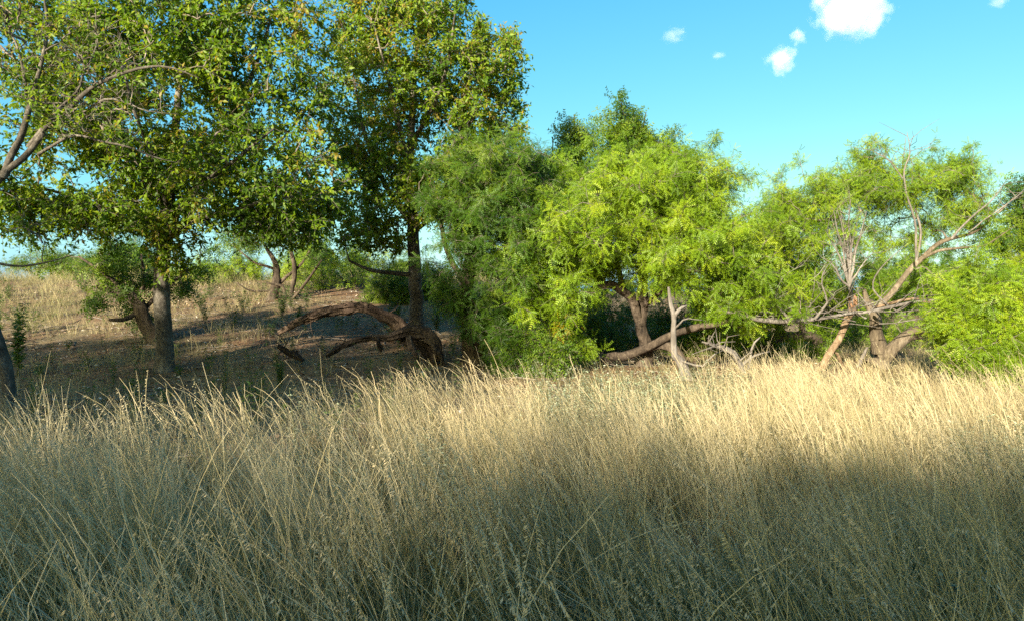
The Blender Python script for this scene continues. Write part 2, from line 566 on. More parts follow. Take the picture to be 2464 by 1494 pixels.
R1 = np.random.default_rng(101)
trunk = rooted([(397, 915, 12.5, 0.1505), (394, 860, 12.5, 0.1479), (393, 760, 12.5, 0.1419), (392, 660, 12.5, 0.1333), (396, 570, 12.5, 0.1204), (408, 450, 12.5, 0.0946), (420, 330, 12.5, 0.0731), (432, 190, 12.5, 0.0516), (442, 20, 12.5, 0.0301)])
limbs = [trunk,
         [(398, 575, 12.5, .075), (470, 530, 12.2, .06), (590, 500, 11.8, .042), (720, 470, 11.6, .02)],
         [(396, 600, 12.5, .06), (310, 530, 12.3, .045), (190, 480, 12.0, .032), (50, 440, 12, .015)],
         [(403, 510, 12.5, .08), (335, 390, 12.8, .06), (260, 250, 12.9, .045), (215, 60, 13, .02)],
         [(412, 440, 12.5, .07), (520, 340, 12.8, .055), (600, 200, 13.0, .04), (660, 20, 13.1, .02)],
         [(405, 500, 12.5, .06), (380, 400, 11.6, .045), (330, 290, 11.0, .03), (300, 180, 10.7, .015)],
         [(400, 560, 12.5, .06), (460, 470, 11.7, .045), (560, 390, 11.1, .03), (660, 310, 10.9, .015)],
         [(400, 545, 12.5, .055), (500, 430, 13.2, .045), (650, 360, 13.8, .03), (750, 250, 14, .015)]]
blobs = [(400, 250, 12.5, 300, 270, 2.0, 240), (150, 130, 12.4, 230, 210, 1.7, 130), (640, 130, 12.6, 180, 220, 1.7, 120), (210, 420, 12.0, 240, 150, 1.6, 130),
         (610, 420, 12.0, 230, 140, 1.7, 130), (400, 20, 12.6, 340, 170, 1.9, 110), (90, 520, 12.3, 170, 60, 1.4, 45), (700, 525, 12.6, 150, 70, 1.4, 55), (330, 545, 12, 170, 50, 1.4, 40),
         (395, 590, 12.1, 45, 50, .5, 7), (440, 645, 12.3, 90, 18, .4, 5)]
T1 = build_tree('broadleaf_tree', 'tall spreading broadleaf tree with a straight mottled grey trunk rising from the front grass', 'tree', gbase(397, 915, 12.5), limbs, blobs, LEAF_BROAD, (B_ELM, B_TWIG, M_ELM), R1,
                per=11, tl=0.36, leaves=9, lsize=0.095, droop=0.3, twig_r=.005, rough=.03, sides=14, bare=0.08, dens=0.98, wob=.10, power=.42)

R2 = np.random.default_rng(102)
trunk = rooted([(1003, 790, 16.4, .17), (1002, 740, 16.4, .165), (1000, 690, 16.4, .16), (996, 620, 16.4, .15), (991, 520, 16.4, .13), (986, 400, 16.4, .10), (992, 270, 16.4, .08), (1000, 150, 16.4, .05), (1012, 20, 16.4, .03)])
limbs = [trunk,
         [(990, 662, 16.4, .06), (945, 657, 16.2, .055), (890, 650, 15.9, .045), (840, 628, 15.7, .025)],
         [(992, 540, 16.4, .09), (930, 450, 16.1, .06), (880, 330, 16, .045), (850, 180, 16, .02)],
         [(988, 480, 16.4, .09), (1060, 390, 16.1, .06), (1140, 280, 16, .045), (1190, 150, 16, .02)],
         [(987, 420, 16.4, .07), (960, 300, 15.6, .05), (930, 180, 15.2, .03), (900, 60, 15, .015)],
         [(990, 350, 16.4, .06), (1050, 240, 15.6, .045), (1080, 140, 15.2, .03), (1095, 30, 15.1, .015)],
         [(993, 560, 16.4, .06), (1060, 510, 15.8, .045), (1120, 470, 15.4, .03), (1180, 420, 15.2, .015)]]
blobs = [(990, 120, 16.4, 190, 160, 2.2, 130), (890, 250, 16.2, 140, 200, 2.0, 120), (1120, 220, 16.3, 120, 150, 1.7, 110), (1010, 340, 16.2, 210, 180, 2.1, 150), (900, 470, 16, 150, 120, 1.7, 90),
         (1070, 470, 16, 140, 110, 1.7, 80), (870, 70, 16.2, 90, 80, 1.3, 40), (1085, 20, 16.3, 40, 60, .8, 22), (1185, 130, 16.2, 60, 60, .8, 24), (900, 570, 15.8, 90, 50, 1.2, 36), (1200, 310, 16.1, 60, 70, .8, 26),
         (1225, 150, 16.1, 36, 70, .5, 14), (1235, 240, 16.1, 22, 40, .4, 7), (1000, 40, 16.3, 100, 60, 1.2, 30), (1215, 390, 16, 40, 50, .6, 12)]
T2 = build_tree('broadleaf_tree', 'broadleaf tree with dappled grey trunk standing behind the fallen shaggy logs', 'tree', gbase(1003, 790, 16.4), limbs, blobs, LEAF_BROAD, (B_ELM, B_TWIG, M_ELM), R2,
                per=10, tl=0.36, leaves=8, lsize=0.10, droop=0.3, twig_r=.005, rough=.03, sides=12, bare=0.05, tint=0.10, dens=1.0, wob=.10)

# tree at the left edge: the trunk leaves the view and its grey limbs lean back in
R3 = np.random.default_rng(103)
D = 9.4
trunk = rooted([(20, 985, D, .082), (18, 900, D, .08), (6, 835, D, .085), (-40, 740, D, .09), (-90, 640, D, .078), (-85, 540, D, .066), (-5, 440, D, .052), (55, 375, D, .042), (105, 325, D, .036)])
limbs = [trunk,
         [(8, 428, D, 0.0540), (25, 380, D, 0.0468), (52, 330, D, 0.0432), (68, 265, D, 0.0360), (88, 190, D, 0.0302), (106, 120, D, 0.0252), (112, 55, D, 0.0202), (102, -30, D, 0.0108)],
         [(70, 355, D, 0.0396), (115, 300, D, 0.0360), (160, 270, D, 0.0324), (195, 235, D, 0.0302), (230, 205, D - .1, 0.0274), (262, 190, D - .1, 0.0230), (330, 165, D - .2, 0.0187), (400, 160, D - .2, 0.0130), (480, 190, D - .2, 0.0058)],
         [(92, 372, D, 0.0216), (130, 350, D - .1, 0.0187), (178, 326, D - .1, 0.0173), (240, 340, D - .2, 0.0151), (310, 355, D - .2, 0.0115), (370, 378, D - .3, 0.0086), (425, 392, D - .3, 0.0043)],
         [(120, 308, D, 0.0252), (135, 270, D, 0.0216), (160, 245, D + .1, 0.0187), (190, 215, D + .1, 0.0158), (205, 170, D + .1, 0.0130), (232, 120, D + .1, 0.0101), (230, 20, D + .1, 0.0050)],
         [(68, 275, D, 0.0216), (60, 205, D, 0.0187), (50, 150, D, 0.0158), (30, 90, D + .1, 0.0130), (-10, 60, D + .2, 0.0072)],
         [(185, 280, D, 0.0187), (215, 262, D - .1, 0.0158), (260, 238, D - .1, 0.0144), (310, 250, D - .2, 0.0108), (350, 268, D - .2, 0.0072), (430, 276, D - .2, 0.0036)],
         [(255, 192, D, 0.0144), (285, 160, D, 0.0115), (330, 130, D, 0.0086), (365, 105, D, 0.0043)],
         [(106, 125, D, 0.0144), (128, 112, D, 0.0108), (150, 100, D, 0.0058)],
         [(-90, 640, D, 0.0360), (-40, 628, D, 0.0216), (40, 640, D, 0.0158), (110, 632, D, 0.0115), (190, 610, D, 0.0043)],
         [(-90, 560, D, 0.0576), (-200, 430, D, 0.0432), (-280, 260, D, 0.0288), (-320, 60, D, 0.0144)],
         [(-90, 600, D, 0.0504), (-170, 500, D - .8, 0.0360), (-250, 380, D - 1.2, 0.0216), (-300, 260, D - 1.4, 0.0144)]]
blobs = [(-300, 180, D, 230, 250, 1.7, 150), (-220, 420, D, 160, 120, 1.3, 60), (60, 60, D, 150, 100, 1.0, 70), (230, 120, D, 150, 80, .6, 46), (100, 230, D, 120, 110, .6, 40), (250, 300, D - .2, 150, 60, .4, 30), (-100, 40, D, 150, 120, 1.2, 50), (300, 250, D, 140, 70, .4, 22), (110, 560, D, 120, 50, .5, 12)]
T3 = build_tree('leaning_tree', 'tree with bare grey crooked limbs leaning in over the broadleaf crown', 'tree', gbase(26, 985, D), limbs, blobs, LEAF_BROAD, (B_ELM, B_TWIG, M_ELM), R3,
                per=7, tl=0.22, leaves=6, lsize=0.075, droop=0.3, twig_r=.0042, rough=.05, sides=10, bare=0.62, tint=-.05)

MSQ = (B_MESQ, B_TWIG, M_MESQ)
MSQD = (B_MESQ, B_TWIG, M_MESQD)

# leaning mesquite on the bank behind the first trunk
R = np.random.default_rng(104)
build_tree('mesquite_tree', 'dark leaning mesquite trunk on the bank, half hidden behind the tall straight trunk', 'tree', gbase(382, 815, 15),
           [rooted([(384, 830, 15, .17), (355, 785, 15, .15), (335, 750, 15, .14), (312, 712, 15, .12), (275, 697, 15, .10), (235, 688, 15, .07)]),
            [(300, 705, 15, .05), (250, 660, 14.8, .035), (190, 620, 14.6, .02)], [(325, 730, 15, .06), (345, 680, 15, .04), (340, 610, 15, .02)], [(340, 755, 15, .06), (300, 765, 14.7, .05), (262, 772, 14.5, .03)],
            [(340, 750, 15, .05), (400, 690, 15.2, .04), (470, 640, 15.3, .02)]],
           [(300, 690, 15.4, 90, 46, 1, 15), (220, 620, 15, 110, 46, 1, 17), (455, 670, 15.6, 60, 50, 1, 10), (350, 745, 15.5, 36, 50, .6, 8)], LEAF_MID, MSQD, R, power=-1, per=7, tl=.3, leaves=5, lsize=0.191, droop=.5)

# dark mesquite between the second broadleaf tree and the bright mesquite
R = np.random.default_rng(105)
build_tree('mesquite_tree', 'mesquite in shade-darkened green with a black upright trunk beside the fallen root mass', 'tree', gbase(1135, 870, 13.3),
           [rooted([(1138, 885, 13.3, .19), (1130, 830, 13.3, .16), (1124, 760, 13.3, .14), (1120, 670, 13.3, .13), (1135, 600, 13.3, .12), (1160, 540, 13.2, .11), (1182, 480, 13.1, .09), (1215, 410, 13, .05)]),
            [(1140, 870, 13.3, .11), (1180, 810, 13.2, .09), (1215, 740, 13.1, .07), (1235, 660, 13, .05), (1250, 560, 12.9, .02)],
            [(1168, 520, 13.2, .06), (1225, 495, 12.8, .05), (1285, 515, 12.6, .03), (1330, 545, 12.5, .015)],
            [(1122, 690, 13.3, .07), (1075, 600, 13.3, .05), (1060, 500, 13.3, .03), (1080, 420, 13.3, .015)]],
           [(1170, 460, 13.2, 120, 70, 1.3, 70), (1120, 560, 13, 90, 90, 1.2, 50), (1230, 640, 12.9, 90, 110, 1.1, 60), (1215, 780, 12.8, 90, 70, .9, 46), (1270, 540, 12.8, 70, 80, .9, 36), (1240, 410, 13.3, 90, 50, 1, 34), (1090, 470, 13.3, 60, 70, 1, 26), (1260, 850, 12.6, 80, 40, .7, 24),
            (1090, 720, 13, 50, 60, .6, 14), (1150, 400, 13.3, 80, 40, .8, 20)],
           LEAF_FINE, MSQD, R, power=-1, per=9, tl=.32, leaves=5, lsize=0.171, droop=.65, tint=-.14)  # lowered tint puts the shade on this tree into its leaf colour

# bright mesquite in the middle
R = np.random.default_rng(106)
TC = build_tree('mesquite_tree', 'large bright yellow-green mesquite with arching limbs in the middle of the row', 'tree', gbase(1548, 905, 13.9),
           [rooted([(1548, 905, 13.9, .17), (1549, 860, 13.9, .15), (1546, 800, 13.9, .12), (1543, 730, 13.9, .11), (1550, 660, 13.8, .09), (1570, 560, 13.8, .06), (1560, 450, 13.8, .03)]),
            [(1440, 905, 13.6, .13), (1462, 872, 13.6, .12), (1510, 846, 13.6, .09), (1568, 828, 13.5, .085), (1625, 803, 13.4, .072), (1685, 780, 13.3, .075), (1740, 775, 13.2, .045), (1800, 740, 13.1, .03)],
            [(1560, 835, 13.6, .10), (1600, 832, 13.5, .10), (1630, 850, 13.4, .09), (1650, 885, 13.3, .07)],
            [(1545, 790, 13.9, .09), (1515, 720, 13.7, .085), (1470, 690, 13.5, .08), (1410, 715, 13.3, .06), (1370, 740, 13.1, .03)],
            [(1500, 705, 13.7, .07), (1475, 620, 13.5, .05), (1420, 530, 13.3, .035), (1380, 460, 13.2, .015)],
            [(1550, 650, 13.8, .06), (1620, 560, 13.6, .045), (1670, 480, 13.5, .03), (1690, 400, 13.5, .012)],
            [(1545, 740, 13.9, .06), (1620, 680, 13.3, .045), (1690, 640, 13.0, .03), (1750, 600, 12.9, .012)]],
           [(1530, 510, 13.9, 190, 94, 1.6, 110), (1650, 550, 13.6, 140, 108, 1.5, 82), (1400, 560, 13.3, 120, 99, 1.4, 73), (1340, 640, 12.9, 95, 90, 1.1, 55), (1610, 625, 13.1, 130, 60, 1.2, 46), (1480, 455, 13.8, 120, 45, 1.2, 40),
            (1690, 470, 14.2, 90, 54, 1.1, 33), (1720, 650, 13.4, 110, 90, 1.2, 51), (1560, 435, 13.9, 140, 36, 1.1, 31), (1770, 580, 13.6, 70, 72, 1, 31), (1320, 730, 12.7, 75, 60, .8, 31), (1450, 610, 13.2, 100, 60, 1, 36), (1370, 830, 13.2, 80, 40, .7, 9), (1750, 740, 13.3, 100, 60, .9, 27), (1610, 400, 13.9, 60, 36, .6, 11)],
           LEAF_FINE, MSQ, R, power=-1, per=9, tl=.32, leaves=5, lsize=0.177, droop=.6, wig=.14, up=.3)
gy = Geo()
yp = np.vstack([ray(1362, 735, 12.4) + R.normal(0, 1, (26, 3)) * np.array([.12, .14, .20]), ray(1352, 790, 12.4) + R.normal(0, 1, (40, 3)) * np.array([.10, .12, .13])])
stamp(gy, *LEAF_FINE, yp, norm(R.normal(0, .6, yp.shape) + np.array([0, 0, -.6])), R.normal(0, .6, yp.shape) + np.array([0, -.4, .6]), .13 * R.uniform(.7, 1.3, len(yp)), R.uniform(0, 1, len(yp)))
yo = gy.obj('yellow_leaves', M_YELLOW, TC, tuple(TC.location), kind='stuff')
yo['label'] = 'cluster of yellow leaves low on the shaded side'

# taller, bluer mesquites behind
R = np.random.default_rng(107)
build_tree('mesquite_tree', 'taller blue-green mesquite whose wispy tops rise behind the bright one', 'tree', gbase(1440, 800, 19),
           [rooted([(1450, 800, 19, .16), (1440, 700, 19, .14), (1445, 560, 19, .11), (1460, 440, 19, .08), (1490, 330, 19, .04), (1497, 235, 19, .012)]),
            [(1443, 600, 19, .07), (1400, 470, 19, .05), (1385, 380, 19, .03), (1382, 275, 19, .01)], [(1455, 470, 19, .06), (1530, 380, 19, .04), (1555, 270, 19, .012)], [(1445, 540, 19, .05), (1340, 430, 18.8, .035), (1330, 330, 18.8, .012)]],
           [(1375, 416, 19, 50, 68, .8, 40), (1330, 446, 18.8, 50, 51, .8, 28), (1500, 356, 19, 42, 51, .6, 30), (1555, 351, 19, 28, 38, .4, 14), (1430, 486, 19, 170, 68, 1.6, 60), (1600, 446, 19, 110, 59, 1.2, 40), (1620, 406, 19.2, 40, 30, .5, 12), (1300, 526, 18.5, 90, 68, 1.2, 36), (1500, 330, 19, 20, 30, .3, 5), (1395, 346, 19, 24, 20, .3, 6)],
           LEAF_MID, MSQD, R, power=-1, per=9, tl=.36, leaves=5, lsize=0.220, droop=.2, up=.6, tint=.1)

# big forked mesquite on the right
R = np.random.default_rng(108)
D = 14.2
limbs = [rooted([(2108, 900, D, 0.2000), (2122, 868, D, 0.1760), (2130, 842, D, 0.1520), (2118, 808, D, 0.1320), (2100, 775, D, 0.1200), (2086, 745, D, 0.0748), (2080, 700, D, 0.0408)]),
         [(2122, 862, D, 0.1520), (2150, 835, D - .1, 0.1360), (2185, 812, D - .2, 0.1200), (2235, 795, D - .3, 0.1040), (2290, 786, D - .4, 0.0612)],
         [(1975, 895, D - .5, 0.0680), (1992, 850, D - .5, 0.0680), (2015, 812, D - .4, 0.0680), (2035, 775, D - .3, 0.0748), (2052, 742, D - .3, 0.0680)],
         [(2050, 745, D - .3, 0.0408), (2044, 690, D - .3, 0.0374), (2042, 620, D - .3, 0.0340), (2034, 560, D - .3, 0.0204), (2020, 500, D - .3, 0.0082)],
         [(2110, 745, D, 0.0612), (2150, 700, D, 0.0578), (2200, 640, D, 0.0544), (2245, 598, D, 0.0476), (2300, 572, D, 0.0374), (2350, 555, D, 0.0272), (2400, 515, D, 0.0150), (2450, 465, D, 0.0054)],
         [(2215, 625, D, 0.0340), (2260, 603, D - .2, 0.0306), (2310, 598, D - .2, 0.0238), (2370, 590, D - .2, 0.0150), (2440, 545, D - .2, 0.0054)],
         [(2200, 650, D, 0.0272), (2215, 560, D, 0.0238), (2195, 490, D, 0.0204), (2172, 420, D, 0.0150), (2180, 330, D, 0.0041)],
         [(2175, 440, D, 0.0109), (2150, 395, D, 0.0082), (2100, 362, D, 0.0034)],
         [(2040, 640, D - .3, 0.0204), (2065, 580, D - .3, 0.0136), (2085, 510, D - .3, 0.0054)],
         [(2042, 620, D - .3, 0.0170), (2010, 560, D - .2, 0.0109), (1995, 490, D - .2, 0.0041)],
         [(2262, 722, D - 1, 0.0204), (2210, 724, D - 1, 0.0272), (2150, 738, D - 1, 0.0306), (2060, 755, D - 1, 0.0272), (1960, 768, D - 1, 0.0190), (1880, 762, D - 1, 0.0082)],
         [(2060, 752, D - 1.1, 0.0204), (1980, 765, D - 1.1, 0.0340), (1900, 775, D - 1.1, 0.0408), (1830, 768, D - 1.2, 0.0442), (1765, 752, D - 1.3, 0.0340), (1740, 756, D - 1.3, 0.0204)],
         [(2140, 740, D - 1, 0.0204), (2100, 690, D - 1, 0.0150), (2125, 640, D - 1, 0.0109), (2180, 590, D - 1, 0.0041)],
         [(1950, 768, D - 1, 0.0136), (1930, 700, D - 1, 0.0109), (1970, 660, D - 1, 0.0068), (1990, 630, D - 1, 0.0034)],
         [(2240, 722, D - 1, 0.0238), (2180, 720, D - .9, 0.0272), (2120, 735, D - .9, 0.0272), (2100, 742, D - .6, 0.0340)],
         [(2210, 724, D - 1, 0.0204), (2280, 735, D - 1.1, 0.0136), (2325, 775, D - 1.1, 0.0068)],
         [(2195, 815, D - .2, 0.0272), (2230, 808, D - .4, 0.0238), (2262, 802, D - .5, 0.0102)],
         [(1990, 860, D - .4, 0.0340), (2010, 845, D - .4, 0.0272), (2030, 885, D - .3, 0.0340), (2035, 905, D - .3, 0.0340)],
         [(2060, 900, D + .2, 0.0476), (2072, 860, D + .2, 0.0408), (2088, 835, D + .2, 0.0204)]]
names = {2: ('limb', B_ORANGE), 9: ('limb', B_DEAD), 8: ('limb', B_DEAD), 3: ('limb', B_DEAD), 10: ('dead_branch', B_DEAD), 11: ('dead_branch', B_DEAD), 12: ('dead_branch', B_DEAD), 13: ('dead_branch', B_DEAD), 14: ('dead_branch', B_ORANGE), 15: ('dead_branch', B_ORANGE), 6: ('bare_limb', B_DEAD), 7: ('bare_limb', B_DEAD), 17: ('limb', B_ORANGE), 18: ('stub', B_DEAD)}
blobs = [(2070, 450, 14.6, 62, 54, 1, 36), (2000, 500, 14.6, 100, 63, 1.2, 49), (1915, 500, 14.8, 75, 54, 1, 31), (1875, 570, 14.8, 70, 63, 1, 29), (2130, 470, 14.6, 45, 54, .9, 23), (2215, 450, 14.5, 50, 40, .8, 27), (2300, 455, 14.5, 50, 45, .8, 27), (2345, 530, 14.4, 50, 54, .8, 25),
         (1950, 580, 14.5, 110, 60, 1.1, 40), (2120, 560, 14.9, 60, 63, .8, 15), (2250, 550, 14.7, 70, 54, .9, 18), (2160, 680, 15.2, 90, 60, .8, 14), (2260, 690, 14.9, 80, 50, .8, 12), (1970, 690, 15.0, 90, 60, .9, 16), (1850, 720, 13.6, 90, 60, 1, 27), (2080, 400, 14.6, 30, 27, .5, 11), (2310, 415, 14.5, 30, 27, .4, 9), (2140, 790, 15.6, 70, 50, .6, 8), (1880, 740, 13.8, 70, 40, .8, 9)]
B_OLIVE = bark_mat('pale_mesquite_bark', (0.035, 0.026, 0.016), (0.125, 0.094, 0.058), (0.27, 0.215, 0.145), 5.0, 7.0, 1.0)
TF = build_tree('mesquite_tree', 'forked pale-trunked mesquite with a broken limb and dead grey branches', 'tree', gbase(2108, 900, D), limbs, blobs, LEAF_FINE, (B_OLIVE, B_TWIG, M_MESQ), R, power=-1,
                per=8, tl=.32, leaves=5, lsize=.14, droop=.5, up=.45, limb_names=names, sides=14, rough=.06)
gb = Geo()
c0 = ray(2052, 742, D - .34)
for k in range(9):
    s0 = c0 + R.normal(0, .05, 3)
    tubes(gb, np.stack([s0, s0 + np.array([R.normal(0, .04), R.normal(0, .04), R.uniform(.08, .18)]), s0 + np.array([R.normal(0, .07), R.normal(0, .05), R.uniform(.16, .26)])])[None], np.array([[.034, .022, .005]]), 5)
bo = gb.obj('broken_end', B_BROKEN, TF, tuple(TF.location), kind='stuff')
bo['label'] = 'splintered orange wood where the limb snapped'
# fan of dead twigs over the fork
gt = Geo()
for k in range(60):
    s0 = ray(R.uniform(1780, 2230), 758 + R.normal(0, 9), D - 1.05)
    L = R.uniform(.25, 1.0)
    dr = norm(np.array([R.normal(.1, .8), R.normal(-.1, .4), R.uniform(-.1, .9)]))
    m_ = s0 + dr * L * .5 + R.normal(0, .05, 3)
    tubes(gt, np.stack([s0, m_, s0 + dr * L + R.normal(0, .10, 3)])[None], np.array([[.012, .008, .003]]), 4)
gt.obj('dead_twigs', B_DEAD, TF, tuple(TF.location), kind='stuff')
def bare(pts, n=14):
    P_, R_ = limb_curve(pts, R, 1.2)
    g_ = Geo(); tubes(g_, P_[None], R_[None], 6)
    g_.obj('bare_limb', B_DEAD, TF, tuple(TF.location), smooth=True)
    g_ = Geo()
    for _ in range(n):
        p_ = P_[int(R.integers(len(P_) // 3, len(P_)))]
        d_ = norm(np.array([R.normal(0, .6), R.normal(0, .4), R.uniform(.1, 1)])); L_ = R.uniform(.15, .6)
        tubes(g_, np.stack([p_, p_ + d_ * L_ * .5 + R.normal(0, .03, 3), p_ + d_ * L_ + R.normal(0, .05, 3)])[None], np.array([[.007, .005, .002]]), 3)
    g_.obj('bare_twigs', B_DEAD, TF, tuple(TF.location), kind='stuff')
for uu, vv in ((1990, 560), (2005, 505), (2022, 520), (2046, 480), (2062, 520), (2082, 545), (1975, 620), (2100, 610)):
    bare([(2044, 690, D - 1.0, .026), (2042 + (uu - 2042) * .35, 690 - (690 - vv) * .5, D - 1.1, .018), (uu, vv, D - 1.2, .005)], 7)
bare([(2205, 620, D - .6, .026), (2200, 520, D - .8, .02), (2172, 425, D - .8, .015), (2190, 370, D - .8, .012), (2182, 318, D - .8, .004)], 10)
bare([(2172, 430, D - .8, .014), (2140, 385, D - .8, .010), (2095, 362, D - .8, .004)], 8)
bare([(2290, 575, D - .5, .028), (2340, 520, D - .7, .018), (2390, 480, D - .7, .012), (2424, 432, D - .7, .004)], 10)
bare([(2330, 560, D - .4, .014), (2400, 510, D - .5, .014), (2460, 465, D - .5, .005)], 10)
bare([(1900, 772, D - 1.2, .03), (1870, 720, D - 1.3, .02), (1885, 670, D - 1.3, .012), (1930, 640, D - 1.3, .004)], 10)
bare([(1960, 768, D - 1.2, .03), (1990, 720, D - 1.3, .02), (1975, 670, D - 1.3, .01), (1990, 640, D - 1.3, .004)], 10)

# bush at the right
R = np.random.default_rng(109)
build_tree('mesquite_bush', 'low rounded bright green mesquite bush at the grass edge right of the forked trunk', 'bush', gbase(2365, 915, 11.4),
           [rooted([(2352, 925, 11.4, .045), (2362, 860, 11.3, .04), (2380, 800, 11.2, .03), (2390, 720, 11.2, .012)]), [(2378, 930, 11.2, .04), (2400, 880, 11.2, .03), (2440, 840, 11.1, .015)], [(2362, 870, 11.3, .03), (2330, 790, 11.4, .02), (2310, 720, 11.4, .01)], [(2380, 910, 11.4, .04), (2460, 820, 11.4, .03), (2500, 740, 11.4, .012)]],
           [(2400, 720, 11.5, 90, 75, .9, 60), (2345, 800, 11.3, 75, 75, .8, 50), (2435, 820, 11.2, 85, 85, .8, 56), (2310, 760, 11.6, 50, 60, .6, 26), (2480, 690, 11.5, 90, 60, .9, 36), (2500, 800, 11.4, 80, 90, .9, 36), (2350, 870, 11.1, 70, 30, .6, 18)],
           LEAF_FINE, MSQ, R, power=-1, per=9, tl=.28, leaves=5, lsize=0.159, droop=.45, tint=.04)

# tree cut by the right edge
R = np.random.default_rng(110)
build_tree('mesquite_tree', 'mesquite cut off by the right edge of view above the low bush', 'tree', gbase(2560, 800, 17),
           [rooted([(2570, 800, 17, .16), (2560, 700, 17, .14), (2530, 600, 17, .10), (2500, 520, 17, .05)]), [(2545, 640, 17, .06), (2470, 590, 17, .045), (2410, 570, 17, .02)], [(2560, 690, 17, .06), (2480, 650, 17, .04), (2400, 640, 17, .02)]],
           [(2490, 500, 17, 55, 70, .8, 36), (2540, 560, 17, 80, 100, 1.2, 40), (2420, 590, 17, 60, 36, .8, 18), (2450, 640, 17, 90, 40, .9, 20)], LEAF_MID, MSQD, R, power=-1, per=8, tl=.36, leaves=5, lsize=0.180, droop=.4, tint=.1)

# mesquite behind, between the bright one and the forked one
R = np.random.default_rng(111)
build_tree('mesquite_tree', 'loose mesquite with a dark arching limb between the bright and forked mesquites', 'tree', gbase(1985, 860, 16.5),
           [rooted([(1990, 865, 16.5, .15), (1972, 830, 16.5, .14), (1940, 806, 16.4, .13), (1890, 808, 16.3, .12), (1850, 825, 16.2, .10), (1815, 858, 16.1, .07)]),
            [(1890, 806, 16.3, .07), (1840, 740, 16.6, .06), (1800, 670, 16.8, .04), (1780, 610, 17, .02)], [(1930, 805, 16.4, .07), (1930, 700, 16.6, .05), (1900, 600, 16.8, .03)], [(1870, 812, 16.3, .05), (1872, 770, 16, .04), (1876, 740, 15.8, .015)]],
           [(1780, 590, 17, 50, 40, .8, 16), (1830, 640, 16.8, 80, 70, 1.2, 36), (1800, 730, 16.3, 100, 60, 1.2, 40), (1900, 690, 16.6, 90, 70, 1.2, 36), (1900, 850, 16, 80, 40, .9, 20), (1990, 760, 16.6, 60, 50, .9, 18), (1760, 790, 16, 70, 50, .8, 20)],
           LEAF_MID, MSQ, R, power=-1, per=8, tl=.36, leaves=5, lsize=0.180, droop=.5, tint=.05)

# small mesquites on the crest
R = np.random.default_rng(112)
build_tree('mesquite_tree', 'small many-stemmed mesquite with thin trunks on the crest of the bank', 'tree', gbase(660, 725, 21.5),
           [rooted([(652, 728, 21.5, .16), (664, 690, 21.5, .13), (668, 660, 21.5, .11), (655, 625, 21.5, .08), (635, 585, 21.5, .04)]), [(700, 732, 21.5, .08), (704, 690, 21.5, .075), (706, 640, 21.5, .07), (702, 580, 21.5, .05), (700, 520, 21.5, .03)],
            [(690, 735, 21.5, .05), (735, 680, 21.3, .045), (775, 625, 21.2, .02)], [(664, 690, 21.5, .06), (720, 640, 21.6, .04), (760, 580, 21.6, .02)], [(666, 650, 21.5, .05), (610, 630, 21.3, .03), (560, 590, 21.2, .015)], [(650, 700, 21.4, .03), (600, 700, 21.2, .03), (570, 680, 21, .015)], [(690, 728, 21.5, .05), (680, 690, 21.4, .045), (640, 680, 21.3, .02)]],
           [(680, 560, 21.5, 120, 50, 1.5, 40), (580, 590, 21.3, 80, 40, 1.2, 22), (760, 590, 21.5, 60, 40, 1, 16)], LEAF_MID, MSQD, R, power=-1, per=7, tl=.4, leaves=5, lsize=0.192, droop=.4, bare=.2)
R = np.random.default_rng(113)
specs = [(850, 650, 24, 130, 62, 'bright sunlit mesquite bush on the crest, seen under the two broadleaf crowns'), (945, 705, 21, 60, 44, 'small green bush in front of the dappled trunk, at the foot of the bank crest'),
         (480, 660, 26, 70, 34, 'small bush on the crest just right of the tall straight trunk'), (120, 632, 33, 120, 22, 'low hazy bush on the crest at the far left'), (250, 640, 28, 90, 26, 'low dull bush on the crest left of the tall straight trunk'), (570, 650, 27, 60, 34, 'small pale bush on the crest between the tall trunk and the thin stems'), (1040, 690, 22, 60, 60, 'green bush just right of the dappled trunk'), (740, 645, 27, 80, 44, 'bright lime bush on the crest behind the thin many-stemmed trunks'), (1330, 740, 24, 110, 60, 'green bush seen between the dark trunk and the bright mesquite')]
for u, v, d, ru, rv, lab in specs:
    k = d / FPX
    build_tree('mesquite_bush', lab, 'bush', gbase(u, v + rv, d), [rooted([(u, v + rv + 12, d, .05), (u + 4, v + rv * .4, d, .04), (u - 8, v, d, .015)]), [(u, v + rv * .7, d, .03), (u + ru * .4, v, d, .012)], [(u, v + rv * .7, d, .03), (u - ru * .4, v, d, .012)]],
               [(u, v, d, ru, rv, ru * k * .8, 84), (u + ru * .6, v + rv * .4, d, ru * .5, rv * .6, ru * k * .5, 16), (u - ru * .6, v + rv * .5, d, ru * .5, rv * .5, ru * k * .5, 16)], LEAF_MID, MSQ if u in (850, 480, 740, 570) else MSQD, R, per=8, tl=.36, leaves=3, lsize=.17, droop=.4, tint=.1)

